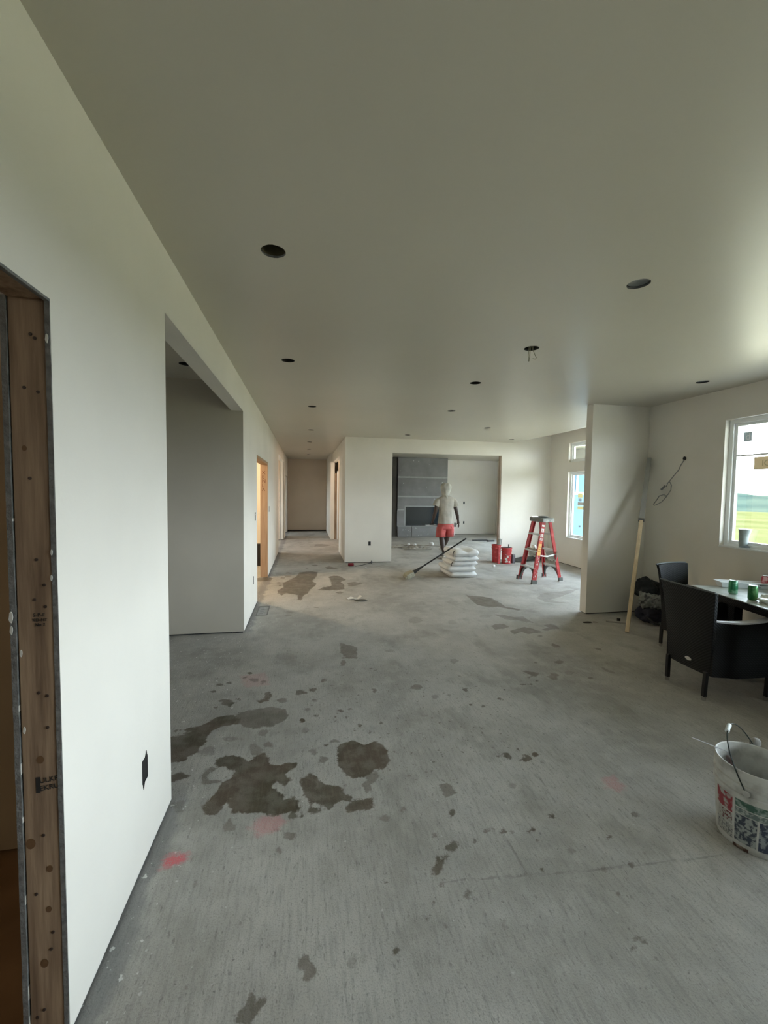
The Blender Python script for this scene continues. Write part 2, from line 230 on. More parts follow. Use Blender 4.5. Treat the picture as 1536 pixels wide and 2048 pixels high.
# wet patches, chalk marks and board joints on the floor, outlines in millimetres of the room: strength, x, y, x, y ...
STAINS=[[1,-852,2806,-761,2794,-726,2831,-746,2891,-662,2926,-594,3008,-508,3015,-433,2950,-445,2890,-557,2869,-615,2803,-616,2696,-640,2618,-676,2577,-692,2534,-762,2516],[0.7,-468,3042,-348,3067,-258,3087,-139,3033,-106,2939,-153,2862,-215,2822,-319,2810,-407,2844,-466,2955],[0.9,-736,2427,-675,2438,-612,2393,-649,2373,-715,2358],[1,-518,2519,-460,2556,-372,2525,-327,2472,-286,2511,-250,2536,-213,2483,-203,2422,-146,2398,-92,2418,-40,2409,-53,2353,-106,2321,-68,2261,-102,2228,-155,2263,-170,2227,-116,2169,-104,2109,-48,2146,-22,2073,-22,2029,-77,2028,-123,2015,-171,2034,-250,2058,-361,2077,-384,2146,-382,2203,-404,2105,-435,2069,-484,2087,-506,2134,-473,2218,-449,2300,-406,2345,-388,2396,-439,2433,-493,2442],[0.65,-569,2427,-521,2447,-484,2440,-506,2416,-532,2379,-515,2337,-456,2340,-408,2358,-457,2301,-544,2316],[1,203,2543,299,2579,375,2522,450,2536,506,2442,494,2334,452,2268,396,2271,352,2230,295,2215,225,2244,192,2341,190,2447],[0.6,336,2246,404,2262,415,2219,360,2163,361,2112,325,2106,297,2161,335,2180],[0.95,-20,2266,29,2298,82,2255,98,2207,158,2184,196,2165,205,2115,243,2073,231,2041,184,2071,140,2045,122,2015,76,2067,19,2088,-15,2164],[0.9,27,2064,75,2045,90,2021,42,1997,22,2022],[0.95,210,2033,268,2069,343,2056,345,1988,274,1984,208,1979],[0.9,-640,3246,-584,3262,-502,3186,-539,3133,-602,3167],[0.9,-307,3307,-266,3341,-247,3245,-277,3174,-333,3147,-349,3186,-305,3216],[0.7,-828,3418,-828,3401,-849,3393,-872,3413,-898,3430,-886,3445,-862,3443,-831,3441],[0.8,-638,3494,-634,3469,-665,3472,-692,3483,-715,3506,-697,3520,-676,3531,-645,3516],[0.85,-591,3521,-590,3502,-608,3501,-624,3511,-639,3529,-629,3542,-616,3549,-597,3540],[0.85,-691,3388,-690,3375,-701,3375,-712,3381,-722,3393,-716,3402,-708,3408,-696,3401],[0.8,-717,3616,-725,3605,-739,3593,-759,3611,-776,3625,-773,3643,-748,3637,-723,3636],[0.85,-453,3691,-454,3675,-469,3670,-484,3682,-497,3698,-490,3713,-475,3716,-457,3710],[0.85,-491,3605,-492,3590,-502,3581,-513,3596,-523,3610,-519,3625,-508,3626,-494,3624],[0.5,-381,3547,-385,3519,-409,3501,-434,3533,-461,3560,-449,3590,-419,3587,-384,3585],[0.6,-307,3490,-323,3477,-334,3463,-354,3474,-355,3498,-361,3525,-340,3523,-324,3511],[0.9,21,3260,-5,3239,-37,3237,-78,3243,-75,3275,-74,3303,-38,3312,-11,3286],[0.9,87,3293,82,3272,54,3264,32,3284,10,3305,28,3323,55,3325,87,3318],[0.7,179,3443,169,3418,154,3417,136,3419,136,3450,141,3474,157,3489,168,3465],[0.6,96,3126,88,3108,73,3097,60,3113,52,3133,58,3155,74,3156,91,3150],[0.5,45,2996,32,2982,18,2971,2,2983,-2,3004,-1,3026,19,3025,35,3017],[1,2,2857,-3,2841,-15,2833,-27,2846,-34,2863,-29,2881,-16,2883,-2,2877],[0.9,287,2941,271,2929,249,2928,223,2935,222,2951,227,2965,252,2968,272,2956],[0.85,335,2955,332,2946,321,2944,313,2950,307,2960,314,2968,324,2971,335,2966],[0.85,90,2906,84,2900,75,2898,65,2903,62,2911,65,2919,75,2920,84,2915],[0.9,388,2733,376,2722,364,2719,348,2722,353,2739,355,2754,369,2759,377,2745],[0.7,440,2637,434,2623,421,2616,411,2628,406,2643,414,2658,427,2660,440,2655],[0.85,761,3275,760,3260,743,3263,732,3268,724,3281,739,3288,751,3297,763,3288],[0.7,574,3206,558,3192,545,3174,534,3187,538,3212,540,3241,556,3238,567,3229],[0.85,528,2740,525,2729,516,2723,512,2734,506,2743,513,2754,522,2754,532,2754],[0.85,608,2609,606,2596,597,2598,590,2602,587,2613,595,2619,603,2627,610,2620],[0.85,-475,3236,-479,3224,-489,3217,-502,3227,-508,3242,-508,3257,-495,3258,-482,3252],[0.8,-617,3134,-626,3125,-637,3116,-655,3128,-663,3142,-664,3157,-645,3154,-627,3150],[0.6,-135,3164,-136,3136,-167,3128,-191,3152,-220,3177,-199,3199,-171,3203,-134,3196],[0.5,75,2498,73,2475,55,2464,43,2487,26,2506,39,2526,56,2528,78,2527],[0.6,141,2409,130,2387,110,2383,88,2392,84,2418,92,2441,112,2449,130,2432],[0.85,142,2549,140,2540,131,2535,125,2545,118,2553,124,2562,132,2562,143,2561],[0.6,232,2578,221,2566,194,2568,167,2575,160,2589,172,2599,197,2603,219,2591],[0.5,-322,1994,-323,1968,-346,1968,-369,1977,-382,2005,-374,2025,-358,2039,-335,2019],[0.5,505,1952,496,1937,483,1933,472,1939,473,1957,481,1973,494,1979,502,1968],[0.5,405,1919,398,1901,383,1902,369,1907,367,1926,378,1939,392,1950,402,1936],[0.8,-34,2000,-35,1978,-56,1985,-75,1986,-81,2008,-70,2020,-57,2037,-43,2017],[0.9,-5,1995,-5,1977,-17,1981,-28,1983,-33,2000,-25,2009,-18,2023,-8,2009],[0.5,-59,1887,-66,1875,-78,1870,-92,1878,-96,1893,-94,1909,-80,1910,-67,1902],[0.35,-596,2160,-588,2126,-610,2115,-637,2144,-668,2172,-657,2199,-636,2206,-604,2200],[0.6,-859,2979,-858,2964,-872,2960,-889,2971,-902,2986,-898,2999,-885,3003,-867,2996],[0.5,-235,2749,-245,2726,-268,2715,-293,2734,-309,2761,-302,2788,-275,2790,-247,2779],[0.85,226,2863,217,2856,209,2853,198,2857,199,2867,199,2877,211,2878,218,2871],[0.35,27,2734,22,2713,1,2712,-17,2721,-27,2743,-16,2760,1,2769,20,2755],[0.4,-390,2702,-419,2694,-454,2690,-500,2705,-512,2723,-511,2739,-462,2734,-418,2722],[0.35,-521,2598,-516,2557,-563,2564,-606,2578,-638,2617,-613,2641,-585,2664,-539,2635],[0.5,-195,2618,-197,2590,-222,2596,-246,2599,-255,2628,-244,2646,-228,2665,-208,2641],[0.5,-245,2568,-263,2529,-286,2518,-320,2524,-323,2581,-329,2632,-301,2652,-276,2608],[0.95,619,1715,638,1725,695,1720,685,1695,640,1686,611,1695],[0.95,564,1674,589,1682,595,1660,596,1636,572,1608,546,1571,523,1579,543,1629],[0.65,711,2108,776,2091,787,2021,724,1996,711,2064],[1,1194,2285,1229,2290,1237,2254,1222,2226,1184,2255],[1,1310,2270,1343,2252,1342,2213,1314,2202,1305,2243],[0.6,943,3201,922,3170,883,3171,846,3182,843,3217,868,3243,906,3258,933,3232],[0.9,1193,2574,1186,2566,1173,2563,1166,2570,1163,2579,1173,2587,1185,2589,1196,2585],[1,1246,2869,1232,2862,1220,2860,1205,2863,1212,2874,1216,2885,1231,2887,1237,2878],[1,1337,2832,1324,2825,1309,2822,1298,2829,1298,2839,1305,2849,1321,2848,1334,2843],[0.85,1253,2799,1249,2795,1243,2792,1241,2798,1238,2802,1243,2806,1248,2805,1255,2805],[0.85,1225,2790,1219,2787,1214,2783,1211,2788,1210,2792,1213,2798,1219,2796,1225,2796],[1,1510,2913,1497,2903,1471,2905,1447,2911,1445,2923,1461,2930,1485,2934,1503,2924],[0.85,1526,3023,1519,3018,1509,3012,1507,3020,1505,3027,1511,3035,1519,3032,1529,3032],[0.85,1595,3053,1592,3044,1583,3047,1576,3049,1574,3057,1584,3061,1593,3067,1598,3061],[1,1403,2247,1386,2235,1367,2229,1356,2239,1360,2254,1372,2269,1391,2270,1404,2262],[1,1309,2211,1300,2199,1284,2195,1279,2206,1274,2217,1289,2227,1303,2229,1317,2225],[0.85,1270,2210,1266,2203,1257,2204,1251,2207,1251,2213,1258,2217,1267,2221,1271,2216],[0.9,1174,2265,1165,2254,1152,2254,1141,2258,1143,2270,1153,2279,1166,2283,1173,2275],[0.85,1317,2313,1310,2308,1302,2305,1297,2310,1297,2317,1303,2323,1312,2323,1318,2320],[0.85,1392,2289,1386,2284,1378,2284,1370,2286,1372,2293,1378,2297,1386,2299,1391,2295],[0.85,1387,2172,1382,2167,1376,2167,1371,2169,1373,2174,1378,2179,1385,2181,1387,2177],[1,1807,3114,1800,3108,1790,3110,1778,3112,1780,3119,1788,3123,1799,3126,1804,3120],[1,1841,3109,1834,3103,1823,3105,1812,3106,1814,3113,1822,3117,1833,3121,1838,3115],[1,1869,3104,1862,3100,1853,3097,1848,3102,1847,3108,1854,3114,1863,3113,1870,3111],[0.8,1944,3143,1940,3134,1923,3135,1914,3141,1906,3150,1922,3154,1936,3157,1951,3152],[0.6,2160,3187,2128,3163,2092,3150,2075,3170,2081,3199,2109,3229,2144,3231,2168,3219],[0.6,2468,3131,2449,3115,2425,3115,2407,3122,2412,3140,2433,3154,2459,3161,2471,3148],[0.4,1139,2017,1129,2005,1109,2003,1098,2012,1093,2024,1109,2034,1127,2036,1143,2030],[0.9,731,1894,725,1879,714,1873,711,1886,707,1898,718,1910,728,1913,739,1912],[1,1220,1786,1210,1772,1195,1774,1184,1778,1185,1792,1201,1800,1217,1808,1224,1798],[0.85,1233,1786,1228,1780,1221,1779,1218,1783,1217,1788,1224,1793,1231,1794,1236,1792],[1,1090,1729,1079,1724,1067,1719,1060,1726,1063,1733,1068,1743,1080,1740,1089,1737],[0.85,1054,1718,1048,1713,1041,1709,1038,1714,1039,1720,1044,1727,1050,1727,1055,1724],[0.8,945,1739,931,1729,916,1731,897,1732,905,1746,914,1756,932,1763,936,1750],[0.7,868,1754,855,1750,842,1748,829,1752,832,1761,836,1769,852,1769,861,1763],[0.6,891,1760,885,1755,877,1752,873,1757,872,1763,878,1770,885,1770,891,1767],[0.5,965,1728,961,1719,956,1720,953,1723,953,1730,960,1735,967,1741,969,1736],[0.8,786,1722,773,1716,760,1706,754,1718,753,1728,759,1741,773,1737,786,1735],[0.7,607,1773,593,1761,581,1756,569,1761,574,1779,580,1796,595,1800,601,1788],[0.8,619,1666,616,1656,609,1659,603,1660,602,1669,610,1673,617,1681,620,1674],[0.7,801,1807,795,1802,789,1799,785,1804,786,1810,789,1816,796,1816,801,1813],[1,1057,1668,1053,1664,1049,1664,1044,1665,1047,1670,1050,1673,1056,1676,1056,1672],[0.4,1002,1669,996,1665,989,1664,982,1667,984,1672,989,1677,997,1679,1001,1675],[0.7,1010,1787,1007,1783,1002,1781,1001,1785,999,1789,1004,1793,1008,1792,1013,1792],[0.9,1417,1692,1411,1684,1400,1682,1399,1689,1395,1696,1407,1701,1416,1703,1426,1701],[0.9,1410,1616,1395,1616,1380,1614,1379,1626,1390,1635,1403,1647,1411,1637,1415,1629],[0.6,1635,1705,1617,1709,1601,1715,1591,1731,1604,1740,1616,1750,1631,1737,1634,1722],[0.4,1199,1578,1184,1572,1164,1582,1149,1595,1151,1609,1169,1611,1190,1607,1201,1591],[0.8,1394,1476,1384,1472,1376,1476,1377,1484,1382,1492,1393,1494,1400,1491,1402,1483],[0.6,1245,1377,1237,1369,1230,1371,1222,1372,1227,1380,1235,1385,1246,1390,1246,1383],[0.6,656,1473,647,1454,631,1457,618,1461,618,1479,633,1491,650,1503,658,1488],[1,629,1593,628,1590,624,1589,623,1592,621,1594,625,1597,628,1597,631,1597],[1,992,1527,988,1525,985,1525,981,1525,984,1529,986,1532,990,1533,991,1530],[0.9,555,1542,551,1532,543,1533,538,1536,536,1545,544,1551,552,1558,556,1551],[1,459,1417,453,1410,447,1404,444,1410,446,1419,449,1430,454,1429,458,1426],[0.8,391,1435,387,1432,383,1430,379,1431,381,1437,382,1442,386,1443,388,1439],[0.7,502,1474,499,1471,495,1472,491,1472,492,1476,494,1479,498,1481,500,1477],[0.7,595,1457,593,1453,589,1455,585,1455,585,1459,588,1461,592,1464,594,1461],[0.8,688,1495,687,1492,683,1491,682,1494,680,1496,683,1499,686,1499,690,1498],[0.5,520,1378,516,1373,511,1371,508,1374,508,1380,511,1385,517,1386,520,1383],[0.35,738,1350,733,1336,722,1338,716,1343,714,1354,727,1361,737,1368,744,1362],[0.8,1205,1203,1186,1206,1169,1211,1157,1224,1168,1231,1179,1239,1197,1229,1202,1217],[0.7,1159,1192,1148,1186,1136,1187,1125,1189,1131,1197,1139,1203,1153,1205,1157,1198],[0.6,508,1950,495,1941,483,1935,470,1942,473,1957,476,1972,492,1973,501,1964],[0.5,693,2201,685,2195,676,2191,668,2197,668,2205,672,2215,683,2214,691,2210],[0.5,583,2190,574,2183,564,2181,554,2185,554,2194,558,2203,570,2204,578,2198],[0.5,545,2038,540,2034,522,2037,506,2040,501,2046,511,2048,525,2048,539,2043],[0.5,1260,1489,1252,1478,1247,1480,1242,1481,1246,1491,1256,1497,1266,1505,1265,1497],[0.85,1279,3099,1272,3084,1261,3076,1261,3090,1258,3102,1269,3116,1277,3118,1287,3118],[0.4,1019,3025,1003,3003,985,2997,969,3006,974,3033,986,3057,1006,3066,1017,3049],[0.5,1126,3034,1117,3019,1102,3013,1094,3025,1091,3040,1104,3054,1118,3058,1131,3052],[0.85,868,2773,863,2768,850,2771,837,2773,836,2778,843,2781,854,2783,862,2778],[0.5,1114,2562,1110,2556,1102,2559,1092,2559,1093,2566,1099,2569,1108,2573,1112,2567],[0.85,1160,2511,1156,2506,1152,2506,1147,2506,1150,2512,1153,2517,1158,2520,1159,2515],[0.85,1094,2485,1090,2481,1085,2478,1082,2481,1084,2486,1086,2492,1091,2492,1094,2490],[0.8,990,2583,987,2578,981,2576,979,2580,977,2585,982,2590,987,2590,992,2588],[0.75,-23,1374,7,1379,29,1365,40,1338,42,1304,18,1295,-3,1301,-6,1322,-25,1340],[0.75,-208,1253,-182,1269,-182,1290,-166,1296,-149,1284,-152,1264,-129,1276,-123,1271,-130,1239,-146,1213,-194,1222,-211,1242],[1,322,1332,315,1326,308,1321,303,1328,302,1336,305,1345,313,1343,320,1341],[0.5,-102,1809,-107,1801,-113,1799,-122,1801,-122,1812,-122,1822,-115,1826,-109,1818],[0.35,176,1316,165,1307,157,1299,146,1306,148,1321,148,1338,161,1338,169,1330],[0.3,219,1319,211,1310,202,1308,190,1311,192,1323,195,1334,206,1338,212,1328],[0.4,-285,1304,-285,1300,-289,1300,-292,1302,-295,1306,-293,1309,-291,1311,-287,1308],[0.7,-362,1298,-362,1295,-365,1296,-368,1296,-370,1299,-369,1301,-367,1303,-364,1300],[0.6,-367,1346,-369,1343,-369,1339,-373,1342,-374,1347,-376,1353,-373,1352,-370,1351],[0.6,-41,1877,-46,1865,-61,1858,-75,1871,-85,1885,-79,1899,-62,1899,-44,1894],[0.6,61,1635,60,1630,57,1629,54,1632,52,1637,54,1641,57,1643,60,1641],[1,328,1587,325,1582,320,1582,316,1584,316,1589,318,1593,323,1594,326,1591],[0.5,251,1313,250,1309,246,1308,243,1310,242,1315,245,1318,248,1320,251,1317],[0.5,-101,1325,-105,1324,-113,1324,-122,1326,-124,1329,-122,1331,-113,1330,-106,1328],[0.4,-425,1718,-424,1708,-429,1702,-437,1712,-446,1722,-443,1731,-437,1732,-428,1731],[0.8,-431,6715,-345,6918,-378,7231,-265,7467,-162,7723,-111,8107,27,8194,147,8179,234,8065,204,7677,114,7334,198,7077,89,6716,38,6450,-24,6330,-52,6033,-112,6099,-109,6341,-165,6412,-292,6494,-348,6374,-410,6510],[0.7,398,8593,500,8700,595,8512,677,8332,522,8350,421,8418],[0.75,422,7650,522,7732,634,7671,718,7343,612,7186,645,6940,618,6646,496,6591,186,6633,293,6834,432,6891,439,7292],[0.55,712,7091,846,7156,970,6993,809,6842,706,6855],[0.6,452,6427,540,6516,596,6407,511,6353],[0.85,-841,7717,-699,7744,-563,7637,-600,7425,-755,7403],[0.6,254,8825,248,8763,199,8736,165,8789,124,8840,159,8894,203,8907,260,8900],[0.5,-251,8073,-268,8013,-313,8018,-363,8017,-369,8087,-356,8138,-320,8181,-285,8121],[0.6,-232,7778,-275,7746,-311,7721,-364,7742,-364,7795,-372,7852,-316,7853,-275,7824],[0.85,-349,7637,-368,7605,-396,7587,-431,7608,-441,7648,-437,7690,-402,7696,-370,7677],[0.5,-415,7236,-414,7181,-444,7191,-471,7194,-485,7245,-469,7279,-452,7321,-428,7279],[0.85,-379,7035,-392,7009,-407,6996,-429,7003,-429,7042,-432,7079,-413,7089,-397,7064],[0.6,-583,7917,-577,7868,-617,7869,-649,7887,-677,7928,-651,7958,-626,7986,-589,7961],[0.85,57,8518,52,8492,28,8489,6,8500,-5,8525,8,8546,28,8558,50,8543],[0.5,737,11978,586,11796,438,11713,244,11760,265,12020,268,12274,461,12346,591,12174],[0.5,-3,11779,-39,11735,-77,11677,-120,11739,-146,11792,-141,11867,-78,11849,-19,11852],[0.4,189,5639,166,5630,145,5625,116,5632,119,5649,117,5666,146,5666,165,5654],[0.35,-134,5475,-165,5465,-193,5449,-227,5470,-241,5490,-242,5515,-195,5505,-153,5499],[0.35,-156,5318,-177,5303,-213,5304,-256,5311,-259,5333,-251,5351,-215,5357,-185,5338],[0.65,356,4298,522,4141,487,3848,380,3892,345,4014],[0.6,375,3794,360,3717,342,3718,321,3711,328,3801,339,3871,361,3932,367,3854],[0.25,1431,4898,1377,4813,1309,4797,1249,4825,1258,4923,1302,5010,1377,5051,1419,4986],[0.35,874,3992,874,3959,829,3968,796,3980,772,4008,812,4021,843,4040,879,4019],[1,599,3619,594,3608,584,3609,574,3611,574,3623,579,3632,589,3639,595,3629],[0.2,1833,4765,1787,4705,1743,4705,1692,4707,1719,4782,1750,4840,1806,4880,1817,4818],[0.75,2455,6093,2489,5947,2629,5928,2762,5774,2767,5486,2749,5312,2848,5241,2885,5152,2835,5122,2724,5230,2669,5323,2497,5319,2393,5467,2402,5693,2427,5887],[0.4,3455,5712,3664,5930,3875,6013,4146,6053,4496,6166,4248,5963,3963,5781,3733,5640,3590,5593,3667,5454,3831,5368,3611,5368,3448,5484],[0.5,2433,5007,2541,4966,2626,4855,2756,4860,2757,4694,2757,4538,2720,4631,2614,4715,2465,4783],[0.55,2170,4561,2269,4632,2366,4617,2384,4508,2300,4458,2175,4437],[0.65,2325,4394,2461,4435,2560,4482,2622,4411,2690,4281,2590,4257,2479,4236,2440,4318,2302,4244],[0.65,2828,4506,2936,4533,2981,4462,2933,4332,2853,4356,2738,4313,2707,4357,2848,4418],[0.25,2381,4939,2320,4904,2253,4890,2192,4914,2205,4965,2236,5014,2312,5019,2358,4987],[0.6,2603,3823,2572,3822,2544,3832,2535,3876,2554,3911,2581,3939,2605,3909,2612,3869],[0.6,2975,3686,2960,3664,2944,3701,2933,3731,2936,3766,2960,3750,2983,3743,2988,3704],[0.6,2411,3473,2379,3447,2334,3447,2299,3459,2303,3490,2338,3513,2385,3523,2411,3502],[0.7,2016,3260,1988,3241,1938,3244,1932,3294,1913,3341,1955,3357,1994,3326,2045,3295],[0.55,2169,3206,2141,3160,2095,3156,2079,3183,2070,3222,2123,3251,2168,3271,2202,3253],[0.3,2367,3244,2321,3218,2283,3209,2249,3220,2276,3258,2302,3294,2347,3302,2358,3275],[0.6,2473,3124,2444,3117,2420,3109,2402,3118,2414,3134,2424,3151,2450,3148,2465,3140],[0.4,2718,3152,2694,3182,2671,3219,2661,3284,2673,3308,2691,3320,2711,3257,2721,3200],[0.7,2140,3502,2131,3491,2113,3485,2109,3498,2102,3508,2118,3519,2132,3518,2150,3517],[0.9,1947,3149,1939,3135,1925,3140,1911,3142,1913,3155,1927,3161,1943,3171,1948,3160],[1,1807,3113,1801,3107,1782,3109,1768,3114,1760,3120,1773,3123,1790,3124,1807,3119],[1,1864,3104,1850,3101,1837,3098,1828,3104,1826,3110,1830,3117,1846,3113,1861,3111],[0.85,1597,3056,1591,3051,1582,3047,1579,3053,1578,3059,1584,3066,1591,3065,1599,3063],[0.8,1518,2913,1503,2902,1479,2907,1451,2909,1457,2923,1471,2932,1495,2940,1506,2925],[0.4,1419,3655,1394,3619,1361,3602,1345,3628,1344,3667,1370,3706,1401,3712,1427,3698],[0.85,1926,3222,1914,3214,1902,3210,1895,3216,1898,3227,1906,3238,1918,3238,1926,3233],[0.6,2596,4155,2589,4138,2561,4139,2548,4150,2532,4165,2561,4173,2585,4179,2610,4172],[0.85,1283,3106,1276,3097,1265,3092,1260,3100,1257,3111,1266,3120,1276,3122,1286,3118],[0.5,3582,4505,3542,4487,3509,4486,3469,4489,3496,4518,3516,4542,3559,4551,3565,4526],[0.85,1794,2942,1789,2936,1782,2934,1780,2938,1779,2944,1786,2949,1792,2951,1798,2949]]
PINK=[[1,-598,1849,-567,1879,-510,1874,-504,1833,-549,1816,-588,1816],[0.35,-253,1970,-213,2024,-118,2024,-87,1971,-135,1920,-213,1914],[0.3,1641,1985,1721,2005,1725,1914,1661,1875,1613,1922],[0.2,-545,3645,-342,3682,-280,3436,-474,3423]]
SEAMS=[[526,1553,1102,1498],[1102,1498,1470,1475],[1470,1475,2058,1444],[912,1731,921,1495],[910,2275,911,1985],[1306,2118,1272,1869],[190,5410,492,5150],[2147,7589,2284,6803],[-1673,11288,-1647,11196]]
# ------------------------------------------------------------------ walls
XL, H = -.667, 2.746
G = .014       # the boards stop just short of the floor
def wall_l(segs, heads, name='wall_left', x=XL, t=.115, mats=None):
    m = MB()
    for a,b in segs: m.box(x-t, x, a, b, G, H)
    for a,b,z in heads: m.box(x-t, x, a, b, z, H)
    o = m.build(name, mats or DRY)
    for a,b in segs:                                   # bottom plate seen in the gap
        pass
    return struct(o)
# left wall is two board layers over a stud core so that the rough openings show their edges
segs = [(-7.0,.36),(1.276,2.206),(4.766,6.05),(7.78,10.75),(13.4,14.55),(15.75,16.3)]
heads = [(.36,1.276,2.095),(2.206,4.766,2.446),(6.05,7.78,2.075),(10.75,13.4,2.46),(14.55,15.75,2.07)]
m = MB()
for a,b in segs: m.box(XL-.013, XL, a, b, G, H)
for a,b,z in heads: m.box(XL-.013, XL, a, b, z, H)
for a,b in segs: m.box(XL-.115, XL-.103, a, b, G, H)
for a,b,z in heads: m.box(XL-.115, XL-.103, a, b, z, H)
# closed corners of the plastered alcove and hall openings
m.box(XL-.124, XL-.0005, 2.194, 2.206, G, H)
m.box(XL-.124, XL-.0005, 2.206, 4.766, 2.440, 2.452)
m.box(XL-.124, XL-.0005, 10.738, 10.75, G, H); m.box(XL-.124, XL-.0005, 14.538, 14.55, G, H); m.box(XL-.124, XL-.0005, 15.75, 15.762, G, H); m.box(XL-.124, XL-.0005, 13.4, 13.412, G, H); m.box(XL-.124, XL-.0005, 10.75, 13.4, 2.455, 2.465)
wl = struct(m.build('wall_left', DRY))
m = MB()
for a,b in segs: m.box(XL-.101, XL-.014, a+.04, b-.04, 0, H)
for a,b,z in heads: m.box(XL-.101, XL-.014, a, b, z+.04, H)
core = m.build('stud_core', SHIM, wl)
# alcove
m = MB(); m.box(-4.0, XL-.0004, 4.7655, 4.79, G, H); m.box(-4.0, XL-.1155, 4.79, 4.90, G, H); struct(m.build('wall_alcove', ALCOVE_DIM))
m = MB(); m.box(-4.0, XL-.1155, 2.03, 2.19, G, H); m.box(-4.0,-3.9,2.19,4.766,G,H); struct(m.build('wall_alcove_side', ALCOVE_DIM))
# outer shell on the left
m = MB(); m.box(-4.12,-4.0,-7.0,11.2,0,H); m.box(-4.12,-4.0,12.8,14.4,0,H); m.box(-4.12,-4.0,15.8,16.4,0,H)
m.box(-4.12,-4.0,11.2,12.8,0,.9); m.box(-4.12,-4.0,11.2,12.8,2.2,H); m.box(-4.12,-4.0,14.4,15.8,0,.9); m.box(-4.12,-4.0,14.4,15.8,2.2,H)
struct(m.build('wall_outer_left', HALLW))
m = MB(); m.box(-4,XL-.1155,9.4,9.5,0,H); struct(m.build('wall_side_room', M('cream_wall',(.80,.76,.68),.8,var=.02)))
m = MB(); m.box(-4,XL-.1155,13.42,13.53,G,H); struct(m.build('wall_hall_return', HALLW))
# hall
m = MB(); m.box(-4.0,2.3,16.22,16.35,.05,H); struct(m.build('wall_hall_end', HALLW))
m = MB(); m.box(-4.0,2.3,16.235,16.36,0,.05); m.build('bottom_plate', SHIM, bpy.data.objects['wall_hall_end'])
m = MB()
m.box(.846,.966,9.165,10.69,G,H); m.box(.846,.966,10.69,13.4,2.46,H); m.box(.79,.91,13.4,16.22,G,H)
struct(m.build('wall_hall_right', DRY))
struct(B(.912,.990,13.405,13.44,0,2.12).build('trim_1', STUD)); 
struct(B(.990,1.03,13.405,13.44,0,2.2).build('trim_2', VINYL))
m = MB(); m.box(1.765,1.885,9.165,14.86,0,H); m.box(1.03,1.765,13.40,13.5,0,H); m.box(.95,1.765,14.86,14.9,0,H); struct(m.build('wall_partition', HALLW))
# back wall
YW = 9.045
m = MB(); m.box(.846,1.885,YW,YW+.12,G,H); m.box(4.477,5.85,YW,YW+.12,G,3.02); m.box(1.885,4.477,YW,YW+.12,2.437,H)
struct(m.build('wall_back', DRY))
struct(B(4.452,4.4765,YW+.012,YW+.108,0,2.436).build('trim_3', M('jamb_board',(.42,.34,.27),.7,var=.1)))
# right walls
def wall_x(name, x0, x1, y0, y1, z0, z1, holes, mat=DRY):
    m = MB(); ys = sorted({y0,y1,*[h[0] for h in holes],*[h[1] for h in holes]}); 
    for a,b in zip(ys[:-1], ys[1:]):
        hs = sorted([(h[2],h[3]) for h in holes if h[0] <= a+1e-6 and h[1] >= b-1e-6]); z = z0
        for c,d in hs:
            if c > z+1e-4: m.box(x0,x1,a,b,z,c)
            z = d
        if z < z1: m.box(x0,x1,a,b,z,z1)
    return struct(m.build(name, mat))
wall_x('wall_right', 4.49, 4.63, -7.0, 4.84, G, H, WIN_R)
m = MB(); m.box(3.641,5.72,4.837,4.96,G,3.05); struct(m.build('wall_stub', DRY))
wall_x('wall_right_far', 5.72, 5.86, 4.837, YW, G, 3.05, [(a,b,FAR_LO[0] if a > 6 else FAR_DOOR,FAR_LO[1]) for a,b in FAR_Y]+[(a,b,*FAR_HI) for a,b in FAR_Y])
wall_x('wall_back_room_right', 7.1, 7.24, YW+.12, 14.85, G, H, BACK_R)
m = MB(); m.box(1.885,7.24,14.7,14.85,G,H); struct(m.build('wall_back_room', DRY))
m = MB(); m.box(-4.1,4.63,-7.12,-7.0,0,H); struct(m.build('wall_front', DRY))
# bottom plates coloured near-black to paint the shadow gap under the boards
m = MB()
for a,b in segs: m.box(XL-.09, XL-.012, a+.0, b-.0, 0, G)
m.box(.87,.94,9.17,10.67,0,G); m.box(.83,.9,13.42,16.2,0,G)
m.box(.87,1.87,YW+.012,YW+.1,0,G); m.box(4.49,5.8,YW+.012,YW+.1,0,G)
m.box(3.66,5.7,4.85,4.95,0,G); m.box(4.505,4.6,-7.0,4.84,0,G); m.box(5.735,5.85,4.9,9.1,0,G); m.box(7.12,7.2,9.1,14.8,0,G)
m.box(2.4,7.2,14.71,14.8,0,G); m.box(-4,-.8,4.778,4.88,0,G); m.box(-4,-.8,2.05,2.17,0,G)
struct(m.build('trim_4', SHIM))
# exterior wing wall with blue wrap, seen through the far window
WRAP = M('blue_house_wrap', (.035,.11,.19), .6, var=.08, vscale=3)
m = MB(); m.box(5.86,7.24,YW,YW+.115,-.5,2.18); struct(m.build('wall_exterior', WRAP))
m = MB(); m.box(5.86,7.3,YW-.05,YW+.12,2.18,2.26); m.box(5.86,7.24,YW-.02,YW,2.05,2.18); struct(m.build('trim_5', VINYL))
m = MB(); m.box(6.42,6.47,YW-.02,YW-.001,1.62,2.05); m.box(5.9,7.2,YW-.02,YW-.001,1.56,1.62); struct(m.build('trim_6', VINYL))

